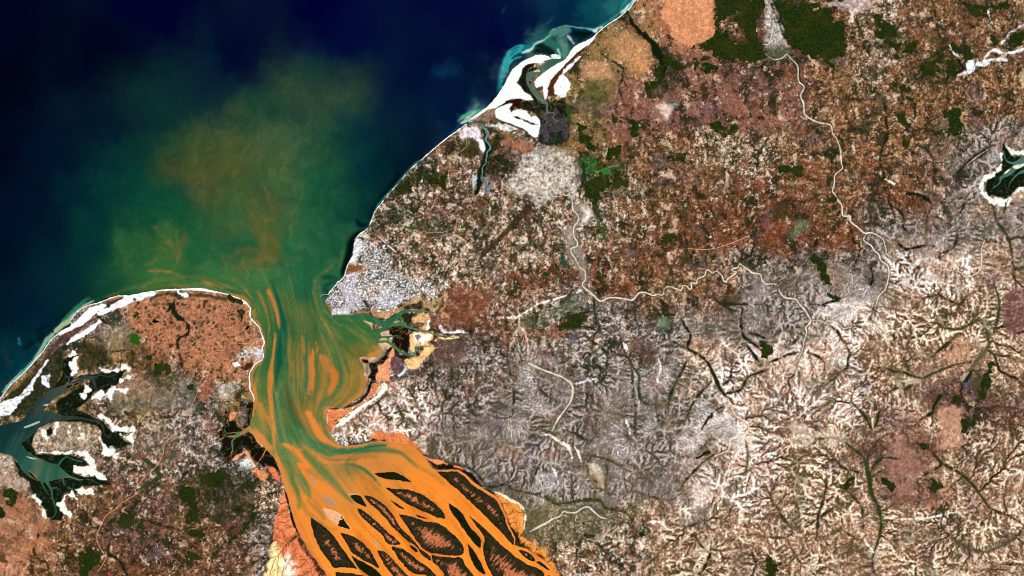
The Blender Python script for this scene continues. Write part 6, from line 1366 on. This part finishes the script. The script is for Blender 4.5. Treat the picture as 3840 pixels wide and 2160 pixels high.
# ------------------------------------------------------------------ ribbons: rivers and tracks
def ribbon(name, p, mat, lift, label, wig=0.0):
    q = spline(p, 3.0)
    q = np.unique(np.round(q, 3), axis=0) if False else q
    t = np.gradient(q[:, :2], axis=0); L = np.hypot(t[:, 0], t[:, 1]) + 1e-6
    n = np.stack([-t[:, 1] / L, t[:, 0] / L], axis=1)
    s = np.cumsum(L)
    u = np.linspace(0, 1, len(q))
    r = q[:, 2] * (1 + wig * fbm(s, s * 0 + p[0, 0], 18, 3, seed=7)) * (np.minimum(1, np.minimum(.2 + u / .12, .2 + (1 - u) / .12)) if wig else 1)
    if wig:
        r = np.minimum(r, .5 + .36 * r) * np.clip(1 + .5 * fbm(s, s * 0 + p[0, 1], 40, 3, seed=18), .35, 1.5)
        q[:, :2] += n * (1.6 * fbm(s, s * 0 + p[0, 1], 22, 3, seed=8))[:, None]
    v, f = [], []
    for k in range(len(q)):
        for e in (-1, 0, 1):
            x, y = q[k, 0] + e * n[k, 0] * r[k], q[k, 1] + e * n[k, 1] * r[k]
            v.append((x, y))
    v = np.array(v)
    z = ground_z(v[:, 0], v[:, 1]).reshape(-1, 3)
    z[:, 1] = z.max(1) + .001; z += lift
    for k in range(len(q) - 1):
        a = 3 * k
        f += [(a, a + 1, a + 4, a + 3), (a + 1, a + 2, a + 5, a + 4)]
    vv = np.stack([WX(v[:, 0]), WY(v[:, 1]), z.ravel()], axis=1)
    return link(name, raw_mesh(name, vv, f, mat), kind='structure', label=label)


for r in RIVERS:
    ribbon('river', r, M_SANDBED, .005, "pale sand-bed river winding over the dry land", .35)
for r in ROADS:
    ribbon('road', r, M_TRACK, .012, "thin orange dirt road across the land")

# ------------------------------------------------------------------ lakes
for nm, sh, s, c, lab in (
    ('lake', 'A', "1315,685 1340,672 1385,680 1405,720 1395,765 1350,772 1318,750", (30, 92, 14), "round green lake on the western peninsula"),
    ('lake', 'A', "1325,625 1345,612 1360,625 1340,640", (22, 84, 30), "tiny green pond north of the round lake"),
    ('lake', 'A', "1930,790 1960,760 1975,765 1950,805", (24, 88, 40), "small green pool east of the winding green valley"),
    ('lake', 'A', "1530,555 1555,520 1570,540 1600,545 1600,560 1550,565", (6, 8, 10), "small black pool north east of the round lake"),
    ('lake', 'E6', "640,770 670,735 705,730 690,765 650,792", (4, 4, 10), "black pool near the eastern shore of the peninsula"),
    ('lake', 'E7', "2296,960 2312,948 2332,955 2330,985 2305,992", (20, 120, 30), "bright green pond on the headland between the bays"),
    ('lake', 'F3', "540,1122 580,1112 575,1160 600,1190 635,1208 560,1195", (18, 84, 62), "green teal lake west of the sandy river"),
    ('lake', 'F3', "360,1280 385,1270 410,1290 405,1320 370,1310", (14, 62, 24), "dark green pond below the teal lake"),
    ('lake', 'F7', "1880,270 1930,250 1960,215 2020,195 2030,235 1985,240 1930,270 1890,290", (40, 34, 12), "dark brown crooked pool in the white badlands"),
    ('lake', 'F7', "1315,1020 1340,1010 1385,1035 1370,1052 1325,1048", (20, 40, 10), "dark pool on pinkish ground near the bottom"),
    ('lake', 'F4', "240,395 270,385 275,410 250,416", (84, 150, 84), "pale green pond on the rusty ground"),
    ('lake', 'F1', "1620,1036 1690,1028 1705,1048 1660,1050", (96, 160, 140), "pale turquoise pond beside white ground"),
    ('lake', 'E3', "1255,985 1330,1005 1440,1015 1420,1045 1370,1040 1260,1010", (30, 96, 28), "long green marsh pond inland of the runway"),
    ('lake', 'E3', "2110,985 2150,980 2175,1005 2140,1035 2115,1025", (24, 100, 36), "green pond inland of the long marsh pond"),
):
    pl = loop_spline(P(sh, s), 3)
    g = Grid(np.arange(pl[:, 0].min() - 4, pl[:, 0].max() + 5, 1.2), np.arange(pl[:, 1].min() - 4, pl[:, 1].max() + 5, 1.2))
    w, d = sdf_poly(g, pl, 40)
    full = np.full((g.H, g.W), -20.0, dtype=np.float32); full[w] = d
    zc = float(ground_z(pl[:, 0], pl[:, 1]).max())
    gz = ground_z(g.X, g.Y)
    zc = max(zc, float(gz[full > 0].max()))
    z = np.where(full > 0, zc + .006, np.maximum(gz - .01, zc - .05)).astype(np.float32)
    colr = np.clip(lin(c) * (1 + .15 * fbm(g.X, g.Y, 12, 3, seed=260))[..., None], .001, .8)
    link(nm, grid_mesh(nm, g, (slice(0, g.H), slice(0, g.W)), z, colr, full > -1.6, M_WATER), kind='structure', label=lab)


# ------------------------------------------------------------------ built things
def box(cx, cy, z0, lx, ly, h, a=0.0, top=1.0):
    """rectangle prism; px for the plan, units for the height"""
    ca, sa = math.cos(a), math.sin(a)
    v = []
    for zz, k in ((z0, 1.0), (z0 + h, top)):
        for ex, ey in ((-1, -1), (1, -1), (1, 1), (-1, 1)):
            dx, dy = ex * lx / 2 * k, ey * ly / 2 * k
            v.append((cx + (dx * ca - dy * sa) / 100, cy + (dx * sa + dy * ca) / 100, zz))
    f = [(3, 2, 1, 0), (4, 5, 6, 7), (0, 1, 5, 4), (1, 2, 6, 5), (2, 3, 7, 6), (3, 0, 4, 7)]
    return v, f


# town: thousands of small roofs nobody could count
TOWN = [(P('E4', "640,700 860,520 960,500 940,640 920,720 1000,850 1060,930 1000,1000 850,1080 640,1060 780,960 790,820 700,740"), 1000),
        (P('E4', "580,1040 760,1010 860,1040 830,1110 640,1120 585,1125"), 300), (P('E4', "560,800 680,720 780,800 800,960 700,1020 590,1000 500,930"), 300),
        (P('E4', "1230,880 1300,800 1400,740 1520,780 1600,860 1560,960 1400,1030 1280,1000"), 500), (P('E4', "1050,100 1300,100 1500,300 1400,480 1700,600 1900,720 1700,860 1500,700 1250,640 1100,600 1200,420 1000,240"), 420),
        (P('E4', "940,20 1060,20 1000,200 960,240 930,300 910,220"), 160), (P('E6', "800,1090 900,1060 905,1180 840,1250 790,1300 790,1200"), 120)]
TV, TF, TCOL = [], [], []
rr = random.Random(9)
for p, n in TOWN:
    k = 0
    xmin, ymin = p.min(0); xmax, ymax = p.max(0)
    tries = [(rr.uniform(xmin, xmax), rr.uniform(ymin, ymax)) for _ in range(n * 3)]
    for x, y in tries:
        if k >= n:
            break
        if not inside(Grid([x - 1, x, x + 1], [y - 1, y, y + 1]), p)[1, 1]:
            continue
        k += 1
        z = float(ground_z(x, y))
        v, f = box(float(WX(x)), float(WY(y)), z - .01, rr.uniform(1.0, 2.8), rr.uniform(.9, 2.2), rr.uniform(.016, .026), rr.choice((.3, .35, 1.9, 1.1)))
        o = len(TV)
        TV += v; TF += [tuple(a + o for a in q) for q in f]
        TCOL += [lin(rr.choice(((255, 255, 255), (238, 240, 250), (200, 198, 214), (170, 166, 184), (150, 150, 160), (205, 150, 120), (230, 236, 240), (120, 116, 120))))] * 8
link('town_buildings', raw_mesh('town_buildings', TV, TF, M_TOWN, np.array(TCOL)), kind='stuff', label="dense mass of tiny white and grey roofs of the harbour town", category='town')

M_WALL = flat_mat('pale_wall', (214, 208, 200)); M_ROOF = flat_mat('white_sheet_roof', (255, 255, 255), rough=.5, spec=.3, amp=.06); M_GREY = flat_mat('grey_rock', (176, 178, 184)); M_HULL = flat_mat('ship_hull', (190, 196, 206), rough=.5); M_DECKH = flat_mat('ship_house', (250, 250, 250), rough=.5)


def big_building(sh, x, y, lx, ly, a, label):
    ox, oy, k = T[sh]
    px, py = ox + x / k, oy + y / k
    lx, ly = lx / k, ly / k
    z = float(ground_z(px, py))
    t = thing('large_building', label, 'building', (float(WX(px)), float(WY(py)), z), 'large white roofed buildings in and around the town', a)
    v, f = box(0, 0, -.01, lx, ly, .034)
    link('wall', raw_mesh('wall', v, f, M_WALL), t)
    hx, hy = lx / 200 + .003, ly / 200 + .003
    v = [(-hx, -hy, .024), (hx, -hy, .024), (hx, hy, .024), (-hx, hy, .024), (-hx * .9, 0, .036), (hx * .9, 0, .036)]
    link('roof', raw_mesh('roof', v, [(0, 1, 5, 4), (2, 3, 4, 5), (1, 2, 5), (3, 0, 4), (3, 2, 1, 0)], M_ROOF), t)


for b in ((1945, 740, 34, 40, .1, "white warehouse at the east end of town, upper one by the eastern road"), (2000, 755, 26, 16, .1, "white shed close beside the upper eastern warehouse"), (1475, 935, 48, 34, .15, "broad white roof in the south eastern quarter above the mud shore"),
          (2420, 500, 60, 40, .9, "largest white pale yard building far east of town on the brown plain"), (2295, 665, 50, 26, -.3, "white building beside the cream ground south of the largest one"), (1415, 1055, 40, 24, .3, "white shed on the tan flat along the southern shore"),
          (690, 1095, 60, 22, 0, "long white quay warehouse on the harbour waterfront"), (770, 1085, 44, 18, .1, "shorter white quay warehouse just right of the long one"), (590, 1105, 14, 26, -.2, "small white building at the harbour point"),
          (1360, 90, 34, 24, .8, "white terminal roof beside the runway apron"), (1110, 890, 26, 20, .4, "white roof near the dark creek head in the town centre"), (1240, 830, 20, 14, .4, "tan white roof between the two grey quarters of town")):
    big_building('E4', *b)

# breakwater
bw = spline(P('E4', "405,848,5 430,826,5 470,816,5 520,820,5"), 1.2)
t = np.gradient(bw[:, :2], axis=0); t /= np.hypot(t[:, 0], t[:, 1])[:, None]
n = np.stack([-t[:, 1], t[:, 0]], axis=1)
v, f = [], []
rr = random.Random(4)
for k in range(len(bw)):
    for e, z in ((-1.5, -.03), (-.8, .016), (.8, .016), (1.5, -.03)):
        r = 1.0 + rr.uniform(-.1, .1)
        v.append((float(WX(bw[k, 0] + n[k, 0] * e * r)), float(WY(bw[k, 1] + n[k, 1] * e * r)), z + rr.uniform(-.002, .002)))
for k in range(len(bw) - 1):
    a = 4 * k
    f += [(a, a + 1, a + 5, a + 4), (a + 1, a + 2, a + 6, a + 5), (a + 2, a + 3, a + 7, a + 6)]
f += [(0, 3, 2, 1), (len(v) - 4, len(v) - 3, len(v) - 2, len(v) - 1)]
link('breakwater', raw_mesh('breakwater', v, f, M_GREY), label="curved pale grey breakwater reaching into the sea from the town", category='breakwater')

# airport
M_VERGE = flat_mat('bare_verge', (128, 84, 72)); M_TARMAC = flat_mat('pale_tarmac', (236, 226, 240), amp=.08); M_APRON = flat_mat('apron', (214, 206, 214), amp=.1)
ribbon('runway_verge', P('E3', "845,1105,13 870,1135,16 1000,1260,17 1120,1370,17 1150,1390,12"), M_VERGE, .010, "brown cleared strip round the runway")
ribbon('runway', P('E3', "872,1138,6 930,1192,6 1010,1270,6 1060,1312,9 1090,1340,9 1145,1382,5"), M_TARMAC, .016, "pale lavender airport runway slanting inland of the town")
ribbon('taxiway', P('E3', "1030,1292,3 1000,1330,3 950,1320,14 965,1290,14"), M_APRON, .020, "pale apron and taxiway beside the runway")

# ships
def ship(sh, x, y, L, a, label):
    ox, oy, k = T[sh]
    px, py = ox + x / k, oy + y / k
    t = thing('ship', label, 'ship', (float(WX(px)), float(WY(py)), 0), 'ships anchored in the bay', a)
    l, b = L / 100, L / 420
    prof = [(-.5, .75), (-.35, 1), (.15, 1), (.36, .7), (.5, 0.05)]
    v = []
    for z, kk in ((-.006, .8), (.010, 1.0)):
        for u, q in prof:
            v.append((u * l, -b / 2 * q * kk, z))
        for u, q in reversed(prof):
            v.append((u * l, b / 2 * q * kk, z))
    m = len(prof) * 2
    f = [tuple(range(m))[::-1], tuple(range(m, 2 * m))] + [(i, (i + 1) % m, m + (i + 1) % m, m + i) for i in range(m)]
    link('hull', raw_mesh('hull', v, f, M_HULL), t)
    v, f = box(-.30 * l, 0, .010, L * .16, L * .19, .014)
    link('deckhouse', raw_mesh('deckhouse', v, f, M_DECKH), t)
    v, f = box(.05 * l, 0, .010, L * .42, L * .14, .004)
    link('hatch', raw_mesh('hatch', v, f, M_DECKH), t)


for s in (('E6', 2010, 626, 2.6, .2, "northernmost tiny white ship south of the harbour"), ('E6', 1965, 685, 2.6, .5, "tiny white ship anchored second from the harbour"), ('E6', 2037, 711, 3.4, -.3, "brightest white ship anchored out in the green bay"),
          ('E6', 2102, 716, 2.4, .1, "small ship right of the brightest one"), ('E6', 1792, 902, 4.6, .7, "lone white vessel further south among the green streaks"), ('E4', 486, 846, 2.0, .4, "little boat moored inside the curved breakwater")):
    ship(*s)

# ponds
M_DYKE = flat_mat('pond_dyke', (240, 214, 172)); M_DYKEG = flat_mat('green_dyke', (120, 130, 84))
PM = {'br': flat_mat('brown_pond', (160, 96, 52), rough=.3, spec=.3), 'dk': flat_mat('dark_pond', (74, 52, 22), rough=.3, spec=.3), 'or': flat_mat('orange_pond', (214, 128, 72), rough=.3, spec=.3),
      'gr': flat_mat('green_pond', (26, 74, 22), rough=.3, spec=.3), 'bk': flat_mat('black_pond', (14, 34, 16), rough=.3, spec=.3), 'te': flat_mat('teal_pond', (40, 112, 78), rough=.3, spec=.3), 'lg': flat_mat('light_green_pond', (40, 150, 60), rough=.3, spec=.3)}


def pond(sh, x, y, lx, ly, ang, key, label, group, dyke):
    """ang in map degrees clockwise from +x"""
    ox, oy, k = T[sh]
    px, py = ox + x / k, oy + y / k
    z = float(ground_z(px, py)) + .012
    a = -math.radians(ang)
    t = thing('fish_pond', label, 'pond', (float(WX(px)), float(WY(py)), z), group, a)
    hx, hy, e = lx / k / 200, ly / k / 200, .006
    o = [(-hx, -hy), (hx, -hy), (hx, hy), (-hx, hy)]
    inn = [(-hx + e, -hy + e), (hx - e, -hy + e), (hx - e, hy - e), (-hx + e, hy - e)]
    v = [(p[0], p[1], -.02) for p in o] + [(p[0] * .98, p[1] * .98, .008) for p in o] + [(p[0], p[1], .008) for p in inn] + [(p[0], p[1], -.006) for p in inn]
    f = []
    for r in range(3):
        for i in range(4):
            j = (i + 1) % 4
            f.append((4 * r + i, 4 * r + j, 4 * r + 4 + j, 4 * r + 4 + i))
    link('dyke', raw_mesh('dyke', v, f, dyke), t)
    link('water', raw_mesh('water', [(p[0] * .995, p[1] * .995, .003) for p in inn], [(0, 1, 2, 3)], PM[key]), t)


# strip of shrimp ponds along the eastern bay
gA, gB, gC, gD = 'shrimp ponds in the strip along the eastern bay', 'dark narrow ponds at the head of the strip', 'green ponds in the valley grid', 'teal ponds in the small southern grid'
strip = np.array([[1245, 965], [1200, 995], [1158, 1022], [1118, 1050], [1062, 1075], [1030, 1095], [1000, 1118], [970, 1135], [940, 1155], [910, 1180], [870, 1195]])
kinds = ['br', 'or', 'dk', 'or', 'or', 'or', 'or', 'or', 'br', 'br', 'or']
for i, (x, y) in enumerate(strip):
    pond('E5', x, y, 34, 46, 57 - 1.0 * i, kinds[i], "brown orange shrimp pond with a cream dyke in the strip along the eastern bay", gA, M_DYKE)
for i, (x, y) in enumerate([(830, 1215), (795, 1250), (760, 1280), (735, 1215), (850, 1170), (720, 1300), (800, 1290), (830, 1262)]):
    pond('E5', x, y, 44, 32, -28, ['or', 'or', 'br'][i % 3], "brown orange shrimp pond with a cream dyke in the strip along the eastern bay", gA, M_DYKE)
for i in range(8):
    pond('E5', 1322 - 11 * i, 856 + 13 * i, 44 - i, 9, 33, 'dk', "dark narrow pond in the comb at the head of the strip", gB, M_DYKE)
for i, (x, y) in enumerate([(640, 1345), (665, 1380)]):
    pond('E5', x, y, 44, 30, -32, 'dk', "square dark pond on the salmon flat at the south end", gA, M_DYKE)
for i, (x, y) in enumerate([(1345, 800), (1358, 812), (1370, 822), (1312, 822)]):
    pond('E5', x, y, 34, 10 if i < 3 else 24, 30, 'lg', "light green pond at the head of the shrimp pond strip", 'light green ponds at the head of the strip', M_DYKE)
for r in range(2):
    for c in range(6):
        x, y = 2376 + 17.5 * c + 19 * r, 774 - 9.5 * c + 25 * r
        pond('E3', x, y, 15, 26, -32, ('gr', 'gr', 'bk', 'bk', 'bk', 'gr')[c] if r else ('gr', 'bk', 'bk', 'gr', 'bk', 'gr')[c], "green black pond in the tilted grid across the marshy valley", gC, M_DYKEG)
for r in range(5):
    for c in range(2):
        pond('E3', 2448 + 22 * c + 3 * r, 1014 + 20 * r, 19, 17, 3, 'te', "teal green pond in the small upright grid south of the tilted grid", gD, M_DYKEG)
for i, (x, y, lx, ly) in enumerate([(2148, 930, 26, 34), (2112, 985, 40, 24), (2148, 972, 30, 24), (2128, 1008, 44, 22)]):
    pond('E4', x, y, lx, ly, -25, 'gr', "dark green pond near the head of the mangrove channel east of town", 'green ponds by the mangrove channel', M_DYKEG)

# ------------------------------------------------------------------ light, sky, camera
w = bpy.data.worlds.new('World'); SC.world = w; w.use_nodes = True
nt = w.node_tree
bg = nt.nodes['Background']; bg.inputs['Strength'].default_value = .07
sky = nt.nodes.new('ShaderNodeTexSky'); sky.sky_type = 'NISHITA'; sky.sun_disc = False
ELEV, AZ = math.radians(56), math.radians(62)          # azimuth clockwise from north
sky.sun_elevation = ELEV; sky.sun_rotation = AZ
nt.links.new(sky.outputs['Color'], bg.inputs['Color'])
sd = bpy.data.lights.new('Sun', 'SUN'); sd.energy = 3.6; sd.angle = math.radians(.5); sd.color = (1, .96, .90)
so = bpy.data.objects.new('Sun', sd); COL.objects.link(so)
so.rotation_euler = (math.pi / 2 - ELEV, 0, -AZ + math.pi)   # set below from the direction instead
from mathutils import Vector
dv = Vector((math.sin(AZ) * math.cos(ELEV), math.cos(AZ) * math.cos(ELEV), math.sin(ELEV)))
so.rotation_euler = dv.to_track_quat('Z', 'Y').to_euler()
so.location = dv * 30

cd = bpy.data.cameras.new('Camera'); cam = bpy.data.objects.new('Camera', cd); COL.objects.link(cam)
HC = 240.0
cam.location = (0, 0, HC); cam.rotation_euler = (0, 0, 0)
cd.sensor_width = 36; cd.lens = 36 * HC / 38.4; cd.clip_start = 1; cd.clip_end = 2000
SC.camera = cam
SC.view_settings.view_transform = 'Standard'; SC.view_settings.look = 'None'
SC.view_settings.exposure = 0.27; SC.view_settings.gamma = 1
SC.cycles.max_bounces = 4
SC.cycles.pixel_filter_type = 'BLACKMAN_HARRIS'; SC.cycles.filter_width = 1.0
